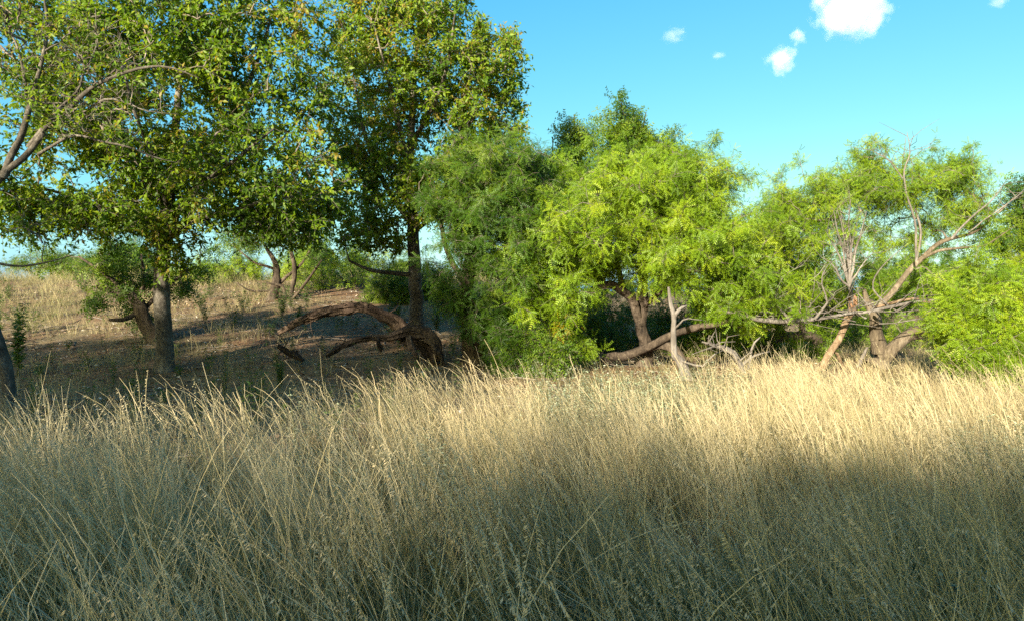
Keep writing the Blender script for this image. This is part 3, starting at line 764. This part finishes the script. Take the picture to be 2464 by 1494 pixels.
# low green growth under the trees on the right
specs = [(1760, 690, 20, 90, 80, 'pale green bush filling the gap beside the bright mesquite'), (2030, 640, 20.5, 110, 90, 'thin green growth seen behind the bare fork twigs'), (2230, 700, 21, 110, 70, 'green growth behind the right limb of the forked trunk'), (1700, 830, 17, 80, 40, 'green bush behind the bare pale sapling'), (2190, 850, 20, 70, 34, 'pale green bush behind the forked trunk, close to the ground'), (2290, 840, 19, 60, 40, 'bush between the forked trunk and the low rounded bush'),
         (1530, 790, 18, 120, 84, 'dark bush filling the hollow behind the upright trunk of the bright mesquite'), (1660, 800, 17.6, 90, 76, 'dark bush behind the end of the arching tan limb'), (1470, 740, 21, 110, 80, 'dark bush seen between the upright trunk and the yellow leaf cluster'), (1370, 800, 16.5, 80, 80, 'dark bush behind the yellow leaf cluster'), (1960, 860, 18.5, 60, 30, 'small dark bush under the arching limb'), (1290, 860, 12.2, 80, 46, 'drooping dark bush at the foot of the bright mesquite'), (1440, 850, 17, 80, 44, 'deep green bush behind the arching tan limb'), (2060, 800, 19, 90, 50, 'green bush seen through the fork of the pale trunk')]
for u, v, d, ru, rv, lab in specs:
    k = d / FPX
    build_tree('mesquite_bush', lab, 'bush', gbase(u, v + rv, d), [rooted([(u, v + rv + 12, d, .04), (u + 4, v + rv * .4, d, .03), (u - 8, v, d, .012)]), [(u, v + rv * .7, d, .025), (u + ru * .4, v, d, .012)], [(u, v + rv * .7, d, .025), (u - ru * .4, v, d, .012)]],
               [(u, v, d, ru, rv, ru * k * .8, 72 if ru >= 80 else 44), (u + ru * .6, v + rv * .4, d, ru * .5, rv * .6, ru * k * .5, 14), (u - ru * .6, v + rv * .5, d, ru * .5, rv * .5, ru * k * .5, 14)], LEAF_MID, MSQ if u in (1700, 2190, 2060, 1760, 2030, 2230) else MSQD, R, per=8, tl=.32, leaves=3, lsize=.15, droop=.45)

# distant brush line
R = np.random.default_rng(114)
far = build_tree('mesquite_tree', 'distant dark mesquite on the plain far behind the forked trunk', 'tree', gbase(2285, 720, 55),
                 [rooted([(2285, 735, 55, .2), (2283, 710, 55, .16), (2280, 680, 55, .06)])], [(2285, 680, 55, 40, 32, 1.3, 60), (2300, 690, 55, 36, 22, 1, 30)], LEAF_FAR, MSQD, R, per=8, tl=.5, leaves=3, lsize=.3, droop=.3, twig_r=.008)
far['group'] = 'distant mesquites on the plain'
fl = 'distant mesquite on the plain, one of the far brush line behind the near trees'
for i in range(46):
    a = R.uniform(-0.60, 0.80)
    d = R.uniform(38, 120)
    x, y = d * math.tan(a), d
    if x < -3 and d < 60: d = R.uniform(60, 130); x, y = d * math.tan(a), d
    copy_thing(far, (x, y, float(ground_z(x, y)) - .05), R.uniform(0, 6.28), R.uniform(.7, 1.35), fl, 'distant mesquites on the plain')
far['label'] = fl

# trees behind the viewer: they cast the shade that lies over the front of the meadow
sh = 'large broadleaf tree standing behind the viewer, shading the meadow'
def shade(x, y, src, s, rz):
    copy_thing(src, (x, y, float(ground_z(x, y)) - .05), rz, s, sh, 'shade trees behind the viewer')
SHADES = [(-12.4, -5.5, T1, 1.21, .4), (-17.2, -6.0, T1, 1.20, 2.0), (-22.5, -6.5, T1, 1.2, 4.0), (-18.0, -19.4, T1, 1.12, 3.0), (-15.0, -18.6, T1, 1.05, 1.3), (-12.0, -18.9, T1, 1.31, 5.6), (-9.6, -18.4, T1, 1.23, .6), (-7.2, -18.8, T1, 1.18, 2.2), (-4.8, -18.2, T1, 1.11, 5.0), (-2.2, -18.6, T1, 1.10, 4.0), (0.4, -18.3, T1, 1.08, 1.0)]
for a in SHADES: shade(a[0], a[1], a[2], a[3] * (1.03 if a[1] < -15 and a[0] > -13 else 0.98 if a[1] < -15 else 1.0), a[4])

# ------------------------------------------------------------------ bare sapling and fallen wood
R = np.random.default_rng(120)
build_tree('bare_sapling', 'bare pale sapling with a crooked foot at the grass edge before the bright mesquite', 'tree', gbase(1645, 915, 12.2),
           [rooted([(1648, 925, 12.2, .095), (1650, 890, 12.2, .085), (1642, 862, 12.2, .08), (1626, 848, 12.2, .06), (1622, 800, 12.2, .05), (1621, 765, 12.2, .045), (1612, 730, 12.2, .035), (1608, 690, 12.2, .02)]),
            [(1622, 770, 12.2, .035), (1632, 748, 12.1, .03), (1652, 735, 12.1, .018)], [(1624, 790, 12.2, .02), (1650, 768, 12.0, .012), (1690, 770, 12, .006)],
            [(1640, 868, 12.2, .02), (1690, 880, 12.0, .016), (1720, 850, 12, .012), (1760, 835, 12, .006)]],
           None, None, (B_DEAD, B_DEAD, None), R, sides=9, wob=.5)


def log(name, label, d, lines, mat, strands, R, cat='fallen log'):
    u, v = lines[0][0][0], lines[0][0][1]
    base = ray(u, v, d)
    root = thing(name, label, cat, base)
    for k, l in enumerate(lines):
        P, Rr = limb_curve(l, R, .4)
        g = Geo(); tubes(g, P[None], Rr[None] * R.uniform(.8, 1.2, Rr.shape), 16, rough=.26, cap=True)
        g.obj('trunk' if k == 0 else 'limb', mat, root, base, smooth=True)
        g = Geo()
        n = len(P)
        for s in range(strands * 2):
            a0, a1 = sorted(R.uniform(0, 1, 2)); a1 = max(a1, a0 + .2)
            ii = np.clip((np.linspace(a0, a1, 7) * (n - 1)), 0, n - 1)
            i0 = ii.astype(int); 
            C = P[i0] + (P[np.minimum(i0 + 1, n - 1)] - P[i0]) * (ii - i0)[:, None]
            th = R.uniform(0, 6.28) + np.linspace(0, R.normal(0, .5), 7)
            off = np.stack([np.zeros(7), -np.cos(th), np.sin(th)], -1) * (Rr[i0] * R.uniform(.92, 1.12))[:, None] + R.normal(0, .020, (7, 3))
            tubes(g, (C + off)[None], np.array([[.004, .010, .014, .013, .014, .010, .003]]) * (.35 + 6.5 * float(Rr.mean())) * R.uniform(.8, 1.9), 4)
        if strands: g.obj('bark_strips', mat, root, base, smooth=True, kind='stuff')
    g = Geo()
    P, Rr = limb_curve(lines[0], R, .2)
    for k in range(16):
        p = P[int(R.integers(1, len(P) - 1))]
        dr = norm(np.array([R.normal(0, .8), R.normal(-.3, .4), R.uniform(-.5, .9)])); L = R.uniform(.12, .5)
        tubes(g, np.stack([p, p + dr * L * .5 + R.normal(0, .03, 3), p + dr * L + R.normal(0, .05, 3)])[None], np.array([[.016, .009, .003]]) * R.uniform(.6, 1.2), 4)
    g.obj('dead_twigs', mat, root, base, smooth=True, kind='stuff')
    return root


R = np.random.default_rng(121)
B_LOGT = bark_mat('tan_log_bark', (0.012, 0.008, 0.006), (0.060, 0.038, 0.025), (0.20, 0.135, 0.088), 6.0, 9.0, 1.0)
log('fallen_log', 'reddish brown arched log on the shaded bank, behind the dark root mass', 14.6,
    [[(670, 800, 14.4, 0.0370), (720, 775, 14.4, 0.0666), (770, 762, 14.4, 0.0814), (830, 748, 14.4, 0.0888), (885, 744, 14.4, 0.0888), (925, 758, 14.4, 0.0962), (955, 783, 14.3, 0.1036), (985, 815, 14.2, 0.1036)], [(930, 770, 14.5, 0.0444), (965, 800, 14.5, 0.0444), (990, 828, 14.5, 0.0370)]], B_LOGT, 18, R)
log('fallen_log', 'dark shaggy fallen log arching out of a torn root mass', 12.9,
    [[(782, 856, 12.9, 0.0298), (815, 836, 12.9, 0.0361), (850, 819, 12.9, 0.0361), (895, 812, 12.9, 0.0382), (940, 807, 12.9, 0.0510), (975, 792, 12.9, 0.0764), (1010, 797, 12.9, 0.0928), (1038, 824, 12.9, 0.1037), (1052, 872, 12.9, 0.0928)],
     [(935, 804, 13.0, 0.0382), (975, 804, 13.1, 0.0819), (1015, 826, 13.1, 0.1037), (1042, 876, 13.1, 0.0874)], [(905, 812, 12.8, 0.0298), (912, 830, 12.8, 0.0212), (918, 842, 12.8, 0.0085)], [(985, 809, 12.7, 0.0546), (990, 836, 12.6, 0.0437), (1008, 866, 12.6, 0.0273)], [(1040, 829, 12.8, 0.0546), (1060, 854, 12.7, 0.0437), (1068, 884, 12.7, 0.0164)]], B_LOG, 26, R)
log('fallen_branch', 'short dark curved branch lying on bare ground left of the shaggy log', 12.6,
    [[(668, 832, 12.8, 0.0259), (690, 846, 12.8, 0.0444), (712, 856, 12.7, 0.0444), (728, 868, 12.6, 0.0296)]], B_LOG, 6, R, 'branch')
log('fallen_branch', 'pale dead branch rising from the tall grass right of the bare sapling', 11.5,
    [[(1790, 895, 11.6, .05), (1760, 850, 11.6, .045), (1720, 832, 11.6, .03), (1690, 822, 11.6, .012)], [(1780, 885, 11.6, .025), (1810, 860, 11.6, .018), (1850, 845, 11.6, .008)], [(1800, 890, 11.6, .02), (1812, 830, 11.6, .014), (1830, 810, 11.6, .006)]], B_DEAD, 0, R, 'branch')


# ------------------------------------------------------------------ meadow
def tall_edge(x, y):
    """distance at which the tall grass ends, by direction of sight"""
    u = 1232 + FPX * x / np.maximum(y, .3)
    e = np.interp(u, [-400, 0, 350, 700, 850, 1000, 1200, 1400, 1800, 2300, 2464, 2800], [4.9, 5.0, 5.2, 5.6, 6.4, 7.2, 7.9, 8.3, 8.8, 8.4, 7.8, 7.6])
    return e + .35 * vnoise(x * 1.3, y * 1.3, 9)


def scatter(n, y0, y1, rng, margin=1.28):
    """random ground places inside the view wedge, n before rejection"""
    y = np.sqrt(rng.uniform(y0 ** 2, y1 ** 2, n))
    x = rng.uniform(-1, 1, n) * (y * 0.75 * margin + 0.4)
    return x, y


def strands(base, L, az, lean, curve, K, rng):
    s = np.linspace(0, 1, K)
    phi = lean[:, None] + curve[:, None] * s[None] ** 1.6
    ds = (L / (K - 1))[:, None]
    h = np.cumsum(np.concatenate([np.zeros((len(L), 1)), (np.sin(phi) * ds)[:, :-1]], 1), 1)
    z = np.cumsum(np.concatenate([np.zeros((len(L), 1)), (np.cos(phi) * ds)[:, :-1]], 1), 1)
    # a slow sideways wander
    wob = np.cumsum(rng.normal(0, .02, (len(L), K)), 1) * L[:, None]
    P = np.empty((len(L), K, 3))
    P[..., 0] = base[:, None, 0] + h * np.cos(az)[:, None] - wob * np.sin(az)[:, None]
    P[..., 1] = base[:, None, 1] + h * np.sin(az)[:, None] + wob * np.cos(az)[:, None]
    P[..., 2] = base[:, None, 2] + z
    return P


def ribbons(geo, P, w, rnd, rng, taper=0.25):
    n, K, _ = P.shape
    th = rng.uniform(0, np.pi, n)
    side = np.stack([np.cos(th), np.sin(th), np.zeros(n)], -1)
    ww = w[:, None] * (1 - (1 - taper) * np.linspace(0, 1, K)[None] ** 1.5) * .5
    A = P - side[:, None] * ww[..., None]; B = P + side[:, None] * ww[..., None]
    V = np.stack([A, B], 2)
    b = (np.arange(n) * K * 2)[:, None] + (np.arange(K - 1) * 2)[None]
    q = np.stack([b, b + 1, b + 3, b + 2], -1).reshape(-1, 4)
    rr = rnd[:, None] + (np.linspace(0, 1, K) - .62)[None] * .38
    geo.add(V, None, q, np.clip(np.repeat(rr, 2, 1), 0, 1).ravel())


RG = np.random.default_rng(200)
WIND = math.pi * 0.97           # the stalks bow to the left


def clump_field(n_clumps, per, y0, y1, rng, spread=.09, keep=None):
    cx, cyy = scatter(n_clumps, y0, y1, rng)
    if keep is not None:
        k = keep(cx, cyy); cx, cyy = cx[k], cyy[k]
    idx = np.repeat(np.arange(len(cx)), per)
    r = np.abs(rng.normal(0, spread, len(idx))); a = rng.uniform(0, 2 * np.pi, len(idx))
    bx, by = cx[idx] + r * np.cos(a), cyy[idx] + r * np.sin(a)
    return idx, bx, by, a, r, len(cx)


def silver_zone(x, y):
    u = 1232 + FPX * x / np.maximum(y, .3)
    return (u > 1290) & (u < 1770) & (y > 6.7 + .3 * vnoise(x * 2, y * 2, 71))


inside = lambda x, y: (y < tall_edge(x, y)) & (~silver_zone(x, y) | (vnoise(x * 7.3, y * 7.3, 72) > .15))
grass = Geo()


def add_blades(n_clumps, per, y0, y1, K, Lr, wr, lean0, curve0, tone, rng, geo, keep=inside, spread=.09, windy=.55):
    idx, bx, by, a, r, nc = clump_field(n_clumps, per, y0, y1, rng, spread, keep)
    n = len(idx)
    if not n: return
    ct = rng.normal(0, .17, nc)[idx] + .24 * vnoise(bx * .8, by * .8, 21)
    cl = (1 + .30 * vnoise(bx * .9, by * .9, 22) + .12 * vnoise(bx * 2.6, by * 2.6, 23) + rng.normal(0, .17, nc)[idx])
    L = rng.uniform(*Lr, n) * np.clip(cl, .6, 1.45)
    az = np.where(rng.uniform(0, 1, n) < windy, WIND + rng.normal(0, .55, nc)[idx] + rng.normal(0, .5, n), a + rng.normal(0, .5, n))
    lean = np.abs(rng.normal(0, lean0, n)) + r * 1.2
    curve = np.abs(rng.normal(curve0, curve0 * .5, n)) * np.clip(1 + rng.normal(0, .45, nc), .3, 2)[idx]
    P = strands(np.stack([bx, by, ground_z(bx, by) - .02], -1), L, az, lean, curve, K, rng)
    ribbons(geo, P, rng.uniform(*wr, n), np.clip(tone + ct + rng.normal(0, .16, n), 0, 1), rng)


gdry, ggreen = Geo(), Geo()
# green-grey basal leaves, then fine tan stems; density falls with distance
add_blades(640, 40, .9, 3.6, 7, (.18, .50), (.003, .0062), .36, .9, .40, RG, ggreen, spread=.07)
add_blades(1000, 30, 3.6, 9.2, 5, (.20, .46), (.003, .0055), .28, .7, .50, RG, ggreen)
add_blades(330, 20, .9, 3.6, 9, (.42, .92), (.0032, .0066), .24, .85, .50, RG, gdry, spread=.06)
add_blades(420, 16, .9, 3.8, 8, (.30, .80), (.002, .0040), .34, .8, .30, RG, gdry, spread=.10)
add_blades(1350, 46, 3.4, 9.2, 6, (.40, .78), (.0026, .0052), .18, .65, .70, RG, gdry, spread=.085)
g = ggreen.obj('green_grass', M_GRASS_GREEN, kind='stuff')
g = gdry.obj('dry_grass', M_GRASS_DRY, kind='stuff')


def seed_stalks(n_clumps, per, y0, y1, K, M, Lr, rng, gs, gh, keep=inside, spread=.06, sp=.012, w=.002, curve0=.8, tone=.5):
    idx, bx, by, a, r, nc = clump_field(n_clumps, per, y0, y1, rng, spread, keep)
    n = len(idx)
    if not n: return
    az = WIND + rng.normal(0, .45, nc)[idx] + rng.normal(0, .35, n)
    L = rng.uniform(*Lr, n) * np.clip(1 + rng.normal(0, .10, nc)[idx], .7, 1.3)
    P = strands(np.stack([bx, by, ground_z(bx, by) - .02], -1), L, az, np.abs(rng.normal(.06, .10, n)), np.abs(rng.normal(curve0, .45, n)), K, rng)
    tn = np.clip(tone + rng.normal(0, .18, nc)[idx] + rng.normal(0, .12, n), 0, 1)
    ribbons(gs, P, np.full(n, w), tn, rng, .5)
    if M == 0:
        # far off a head reads as a thicker, bowed end
        k0 = int(K * .58)
        ribbons(gh, P[:, k0:] + rng.normal(0, .002, P[:, k0:].shape), np.full(n, sp), np.clip(tn + .2, 0, 1), rng, .5)
        return
    # spikelets hang along one side of the upper part of the stalk
    s = 0.60 + 0.40 * (np.arange(M)[None] + rng.uniform(0, .8, (n, M))) / M
    f = s * (K - 1); i = np.minimum(f.astype(int), K - 2); f = (f - i)[..., None]
    rows = np.arange(n)[:, None]
    pos = P[rows, i] * (1 - f) + P[rows, i + 1] * f
    tan = norm(P[rows, i + 1] - P[rows, i])
    side = np.stack([np.cos(az + 1.57), np.sin(az + 1.57), np.zeros(n)], -1) * np.sign(rng.normal(0, 1, n))[:, None]
    ax = norm(tan * .45 + side[:, None] * .50 + np.array([0, 0, -.70]) + rng.normal(0, .12, pos.shape)).reshape(-1, 3)
    nr = norm(rng.normal(0, 1, ax.shape))
    size = sp * rng.uniform(.7, 1.25, len(ax)) * np.repeat(rng.uniform(.8, 1.15, n), M)
    stamp(gh, np.array([[0, 0, 0], [.45, .17, .03], [1, 0, 0], [.5, -.17, -.03]]), np.array([[0, 1, 2, 3]]), pos.reshape(-1, 3), ax, nr, size, np.clip(np.repeat(tn, M) + rng.normal(0, .1, n * M), 0, 1), quad=True)


gs, gh = Geo(), Geo()
patch = lambda x, y: inside(x, y) & (vnoise(x * .9 + 3, y * .9, 61) + .5 * vnoise(x * 2.5, y * 2.5, 62) + .55 * sstep(.2, 1.2, x) > .05)
seed_stalks(95, 7, 1.1, 2.8, 12, 34, (.60, 1.0), RG, gs, gh, sp=.0185, w=.0034, tone=.66, keep=patch, spread=.07)
seed_stalks(190, 6, 2.8, 4.8, 10, 26, (.62, .98), RG, gs, gh, sp=.019, w=.0034, tone=.66, keep=patch)
seed_stalks(40, 4, 1.2, 4.8, 10, 30, (.6, .95), RG, gs, gh, sp=.017, w=.003, tone=.62)
seed_stalks(800, 5, 4.6, 9.2, 10, 0, (.60, .88), RG, gs, gh, sp=.0062, w=.0034, tone=.66)
seed_stalks(320, 4, 4.6, 9.2, 9, 18, (.62, .90), RG, gs, gh, sp=.017, w=.0032, tone=.62)
# taller fringe along the far edge
fringe = lambda x, y: (y < tall_edge(x, y) + .3) & (y > tall_edge(x, y) - 1.3) & (vnoise(x * 1.6, y * 1.6, 63) > -.35) & ~silver_zone(x, y)
seed_stalks(700, 3, 5.0, 9.3, 10, 0, (.74, 1.02), RG, gs, gh, sp=.0062, w=.0032, tone=.62, curve0=1.5, keep=fringe)
seed_stalks(480, 3, 4.2, 9.3, 9, 18, (.74, 1.0), RG, gs, gh, sp=.017, w=.0032, tone=.62, curve0=1.3, keep=fringe)
gs.obj('grass_stalks', M_GRASS_DRY, kind='stuff')
gh.obj('grass_seed_heads', M_SEED, kind='stuff')

# long pale straws lying across the foreground
gl = Geo()
n = 520
x, y = scatter(n, 1.0, 4.5, RG)
az = np.where(RG.uniform(0, 1, n) < .6, WIND, 0) + RG.normal(0, .9, n)
P = strands(np.stack([x, y, ground_z(x, y) + RG.uniform(0, .25, n)], -1), RG.uniform(.5, 1.1, n), az, RG.uniform(.1, 1.0, n), RG.normal(.6, .5, n), 9, RG)
ribbons(gl, P, RG.uniform(.0035, .007, n), RG.uniform(.6, 1, n), RG)
gl.obj('pale_straws', M_GRASS_DRY, kind='stuff')

# thin dry grass and litter over the bank and under the trees
gb2 = Geo()
def bank_keep(x, y):
    return (y > tall_edge(x, y) - .3) & (vnoise(x * .55, y * .55, 31) + .4 * vnoise(x * 2, y * 2, 32) > .12)
add_blades(2100, 16, 5, 21, 4, (.10, .55), (.003, .0065), .42, .8, .42, RG, gb2, keep=bank_keep, spread=.12, windy=.2)
add_blades(4600, 18, 17, 36, 4, (.20, .66), (.004, .009), .36, .7, .30, RG, gb2, keep=lambda x, y: (x < 3) & ((y > 24) | (x < -9.5) | (vnoise(x * .5, y * .5, 33) > .25)), spread=.16, windy=.3)
add_blades(1500, 14, 8.5, 26, 4, (.18, .42), (.005, .009), .3, .6, .5, RG, gb2, keep=lambda x, y: (x > 4.5) & (y > tall_edge(x, y)), spread=.16, windy=.3)
gb2.obj('sparse_dry_grass', M_GRASS_DRY, kind='stuff')
gg2 = Geo()
add_blades(1300, 14, 6, 26, 4, (.08, .34), (.004, .008), .4, .8, .6, RG, gg2, keep=lambda x, y: (y > tall_edge(x, y)) & (vnoise(x * .8, y * .8, 41) > .1), spread=.14, windy=.1)
gg2.obj('sparse_green_grass', M_GRASS_GREEN, kind='stuff')

R = np.random.default_rng(210)
gli = Geo()
x, y = scatter(52000, 4.5, 27, R)
k = (y > tall_edge(x, y) - .4) & (x < 7) & (vnoise(x * .9, y * .9, 51) + R.uniform(-.6, .6, len(x)) > -.25)
x, y = x[k], y[k]
n = len(x)
stamp(gli, np.array([[0, 0, 0], [.5, .28, .10], [1, 0, .04], [.5, -.28, .12]]), np.array([[0, 1, 2], [0, 2, 3]]), np.stack([x, y, ground_z(x, y) + .008], -1),
      np.stack([R.normal(0, 1, n), R.normal(0, 1, n), R.normal(0, .25, n)], -1), np.stack([R.normal(0, .4, n), R.normal(0, .4, n), np.ones(n)], -1), R.uniform(.03, .10, n), np.clip(R.normal(.5, .34, n), 0, 1))
gli.obj('leaf_litter', M_LITTER, kind='stuff')
gst = Geo()
x, y = scatter(2600, 5, 24, R)
k = (y > tall_edge(x, y)) & (x < 6); x, y = x[k], y[k]; n = len(x)
a = R.uniform(0, 6.28, n); L = R.uniform(.12, .7, n)
p0 = np.stack([x, y, ground_z(x, y) + .012], -1)
x1, y1 = x + L * np.cos(a), y + L * np.sin(a)
p2 = np.stack([x1, y1, ground_z(x1, y1) + R.uniform(.01, .06, n)], -1)
tubes(gst, np.stack([p0, (p0 + p2) / 2 + R.normal(0, .03, p0.shape) + np.array([0, 0, .02]), p2], 1), np.stack([R.uniform(.004, .012, n)] * 3, 1), 4)
gst.obj('fallen_twigs', B_TWIG, kind='stuff')


# ------------------------------------------------------------------ broad leaved plants
FORB_LEAF = (np.array([[0, 0, 0], [.45, .16, .03], [1, 0, -.12], [.45, -.16, .03]]), np.array([[0, 1, 2], [0, 2, 3]]))


def forb(geo_l, geo_s, x, y, h, stems, nl, ls, rng, spread=.5):
    z = float(ground_z(x, y))
    for s in range(stems):
        a = rng.uniform(0, 6.28); lean = abs(rng.normal(0, spread * .6))
        H = h * rng.uniform(.6, 1.1)
        top = np.array([x + math.cos(a) * lean * H, y + math.sin(a) * lean * H, z + H])
        b = np.array([x + rng.normal(0, .02), y + rng.normal(0, .02), z - .02])
        mid = (b + top) / 2 + np.array([0, 0, .06 * H])
        P = catmull(np.stack([b, mid, top]), 6)
        tubes(geo_s, P[None], np.linspace(.0035, .0015, 6)[None], 3)
        t = rng.uniform(.2, 1, nl); f = t * 5; i = np.minimum(f.astype(int), 4); f = (f - i)[:, None]
        pos = P[i] * (1 - f) + P[i + 1] * f
        th = rng.uniform(0, 6.28, nl)
        ax = np.stack([np.cos(th), np.sin(th), rng.normal(.25, .35, nl)], -1)
        stamp(geo_l, *FORB_LEAF, pos, ax, np.array([0, 0, 1.0]) + rng.normal(0, .4, (nl, 3)), ls * rng.uniform(.6, 1.2, nl), np.clip(rng.normal(.5, .22, nl), 0, 1))


# silver leaved patch at the back of the meadow
R = np.random.default_rng(220)
gl_, gs_ = Geo(), Geo()
c = 0
for k in range(900):
    u, d = R.uniform(1240, 1800), R.uniform(6.6, 9.0)
    if R.uniform() > 1 - abs(u - 1540) / 330: continue
    p = ray(u, 900, d); forb(gl_, gs_, p[0], p[1], R.uniform(.44, .74), 2, 22, .038, R, .3)
for k in range(110):
    u, d = R.uniform(2300, 2560), R.uniform(4.6, 6.2)
    p = ray(u, 900, d); forb(gl_, gs_, p[0], p[1], R.uniform(.45, .66), 2, 16, .034, R, .3)
for k in range(90):
    u, d = R.uniform(700, 1100), R.uniform(4.2, 6.6)
    p = ray(u, 900, d); forb(gl_, gs_, p[0], p[1], R.uniform(.40, .62), 2, 14, .034, R, .3)
ob = gl_.obj('silver_foliage', M_SILVER, kind='stuff')
ob2 = gs_.obj('silver_stems', M_GRASS_GREEN, kind='stuff')

# single weeds one can point to
def weed(label, u, v, d, h, stems, nl, ls, mat, name='weed', spread=.5):
    p = ray(u, v, d); p[2] = float(ground_z(p[0], p[1]))
    root = thing(name, label, 'weed', p, None)
    a, b = Geo(), Geo()
    forb(a, b, p[0], p[1], h, stems, nl, ls, R, spread)
    b.obj('stems', M_GRASS_GREEN, root, p, kind='stuff'); a.obj('leaves', mat, root, p, kind='stuff')
weed('dark round weed on the bare ground in front of the short curved branch', 675, 905, 11.3, .42, 16, 34, .055, M_FORB)
weed('slender yellow-green weed on bare ground left of the tall straight trunk', 275, 900, 11.2, .5, 4, 20, .07, M_FORB)
weed('small yellowish weed in the shade, nearest the far left stump', 212, 960, 9.0, .5, 3, 16, .06, M_FORB)
weed('leafy weed just right of the foot of the tall straight trunk', 500, 880, 12.2, .55, 6, 20, .08, M_FORB)
weed('drooping pale weed at the right end of the shaded foreground grass', 2390, 1330, 2.5, .60, 6, 18, .042, M_SILVER)
weed('pale drooping weed behind the lower one at the right end of the meadow', 2330, 1200, 3.0, .62, 7, 18, .042, M_SILVER)
weed('tall leafy plant at the far left edge of the bank', 40, 800, 12.0, 1.15, 10, 40, .13, M_FORB)
weed('leafy green shrub against the dappled trunk', 945, 770, 15.4, .95, 12, 50, .09, M_FORB)
for k in range(110):
    d = R.uniform(7, 22); u = R.uniform(-40, 1150)
    p = ray(u, 800, d); p[2] = float(ground_z(p[0], p[1]))
    if p[1] < float(tall_edge(p[0], p[1])): continue
    root = thing('weed', 'small green weed growing out of the leaf litter on the shaded bank', 'weed', p, 'small weeds on the shaded bank')
    a, b = Geo(), Geo()
    forb(a, b, p[0], p[1], R.uniform(.2, .75), int(R.integers(2, 7)), 14, .065, R)
    b.obj('stems', M_GRASS_GREEN, root, p, kind='stuff'); a.obj('leaves', M_FORB, root, p, kind='stuff')


# low leafy shrubs dotted over the bank
for k in range(26):
    d = R.uniform(15, 25); u = R.uniform(-60, 1060)
    p = ray(u, 800, d); p[2] = float(ground_z(p[0], p[1]))
    root = thing('low_shrub', 'low dull green shrub dotted among dry grass on the bank', 'shrub', p, 'low shrubs on the bank')
    a, b = Geo(), Geo()
    forb(a, b, p[0], p[1], R.uniform(.4, .95), int(R.integers(7, 14)), 34, .075, R, .7)
    b.obj('stems', B_TWIG, root, p, kind='stuff'); a.obj('leaves', M_FORB, root, p, kind='stuff')


# ------------------------------------------------------------------ clouds
def cloud_mat(name, seed, dens, scale, thr):
    m, nt, out = nodes_of(name)
    tc = nt.nodes.new('ShaderNodeTexCoord')
    mp = nt.nodes.new('ShaderNodeMapping'); mp.inputs['Location'].default_value = (seed * 3.7, seed * 1.3, seed * 2.1)
    nt.links.new(tc.outputs['Object'], mp.inputs[0])
    n = nt.nodes.new('ShaderNodeTexNoise'); n.inputs['Scale'].default_value = scale; n.inputs['Detail'].default_value = 6; n.inputs['Roughness'].default_value = .6
    nt.links.new(mp.outputs[0], n.inputs['Vector'])
    ln = nt.nodes.new('ShaderNodeVectorMath'); ln.operation = 'LENGTH'
    nt.links.new(tc.outputs['Object'], ln.inputs[0])
    f = nt.nodes.new('ShaderNodeMath'); f.operation = 'MULTIPLY_ADD'; f.inputs[1].default_value = -1.5; f.inputs[2].default_value = 1.5 * thr - 1.15
    nt.links.new(ln.outputs['Value'], f.inputs[0])
    a = nt.nodes.new('ShaderNodeMath'); a.operation = 'MULTIPLY_ADD'; a.inputs[1].default_value = 2.3
    nt.links.new(n.outputs['Fac'], a.inputs[0]); nt.links.new(f.outputs[0], a.inputs[2])
    s = nt.nodes.new('ShaderNodeMapRange'); s.inputs['From Min'].default_value = 0.0; s.inputs['From Max'].default_value = .9
    s.inputs['To Max'].default_value = dens
    nt.links.new(a.outputs[0], s.inputs['Value'])
    v = nt.nodes.new('ShaderNodeVolumePrincipled')
    v.inputs['Color'].default_value = (1, 1, 1, 1)
    v.inputs['Anisotropy'].default_value = 0.0
    nt.links.new(s.outputs[0], v.inputs['Density'])
    nt.links.new(v.outputs[0], out.inputs['Volume'])
    return m


def ico_mesh(name, mat):
    import bmesh
    bm = bmesh.new(); bmesh.ops.create_icosphere(bm, subdivisions=3, radius=1.0)
    me = bpy.data.meshes.new(name); bm.to_mesh(me); bm.free(); me.materials.append(mat)
    return me


def cloud(label, u, v, ru, rv, rot, seed, dens, scale, thr, d=900.0):
    p = ray(u, v, d); k = d / FPX
    o = bpy.data.objects.new('cloud', ico_mesh('cloud', cloud_mat('cloud_vapour_%d' % seed, seed, dens, scale, thr)))
    COL.objects.link(o)
    o.location = p; o.scale = (ru * k, (ru + rv) * .5 * k, rv * k)
    o.rotation_euler = (0, -math.radians(rot), 0)
    o['label'] = label; o['category'] = 'cloud'
CL = True
if CL:
    cloud('largest white cloud, cut by the top of the picture', 2050, 10, 120, 126, 40, 1, .085, 2.2, .60)
    cloud('wispy white cloud low and left of the largest cloud', 1882, 145, 66, 70, -30, 2, .08, 2.4, .46)
    cloud('small white puff between the wispy cloud and the largest one', 1920, 88, 36, 40, 0, 3, .08, 2.2, .46)
    cloud('faint cloud standing alone, leftmost in the open sky', 1622, 86, 54, 36, 10, 4, .05, 2.4, .44)
    cloud('thin flat scrap of cloud above the bright mesquite', 1730, 134, 42, 18, 0, 5, .05, 2.2, .44)
    cloud('faint grey-blue cloud scrap at the top right corner', 2404, 4, 40, 34, 0, 6, .05, 2.2, .44)
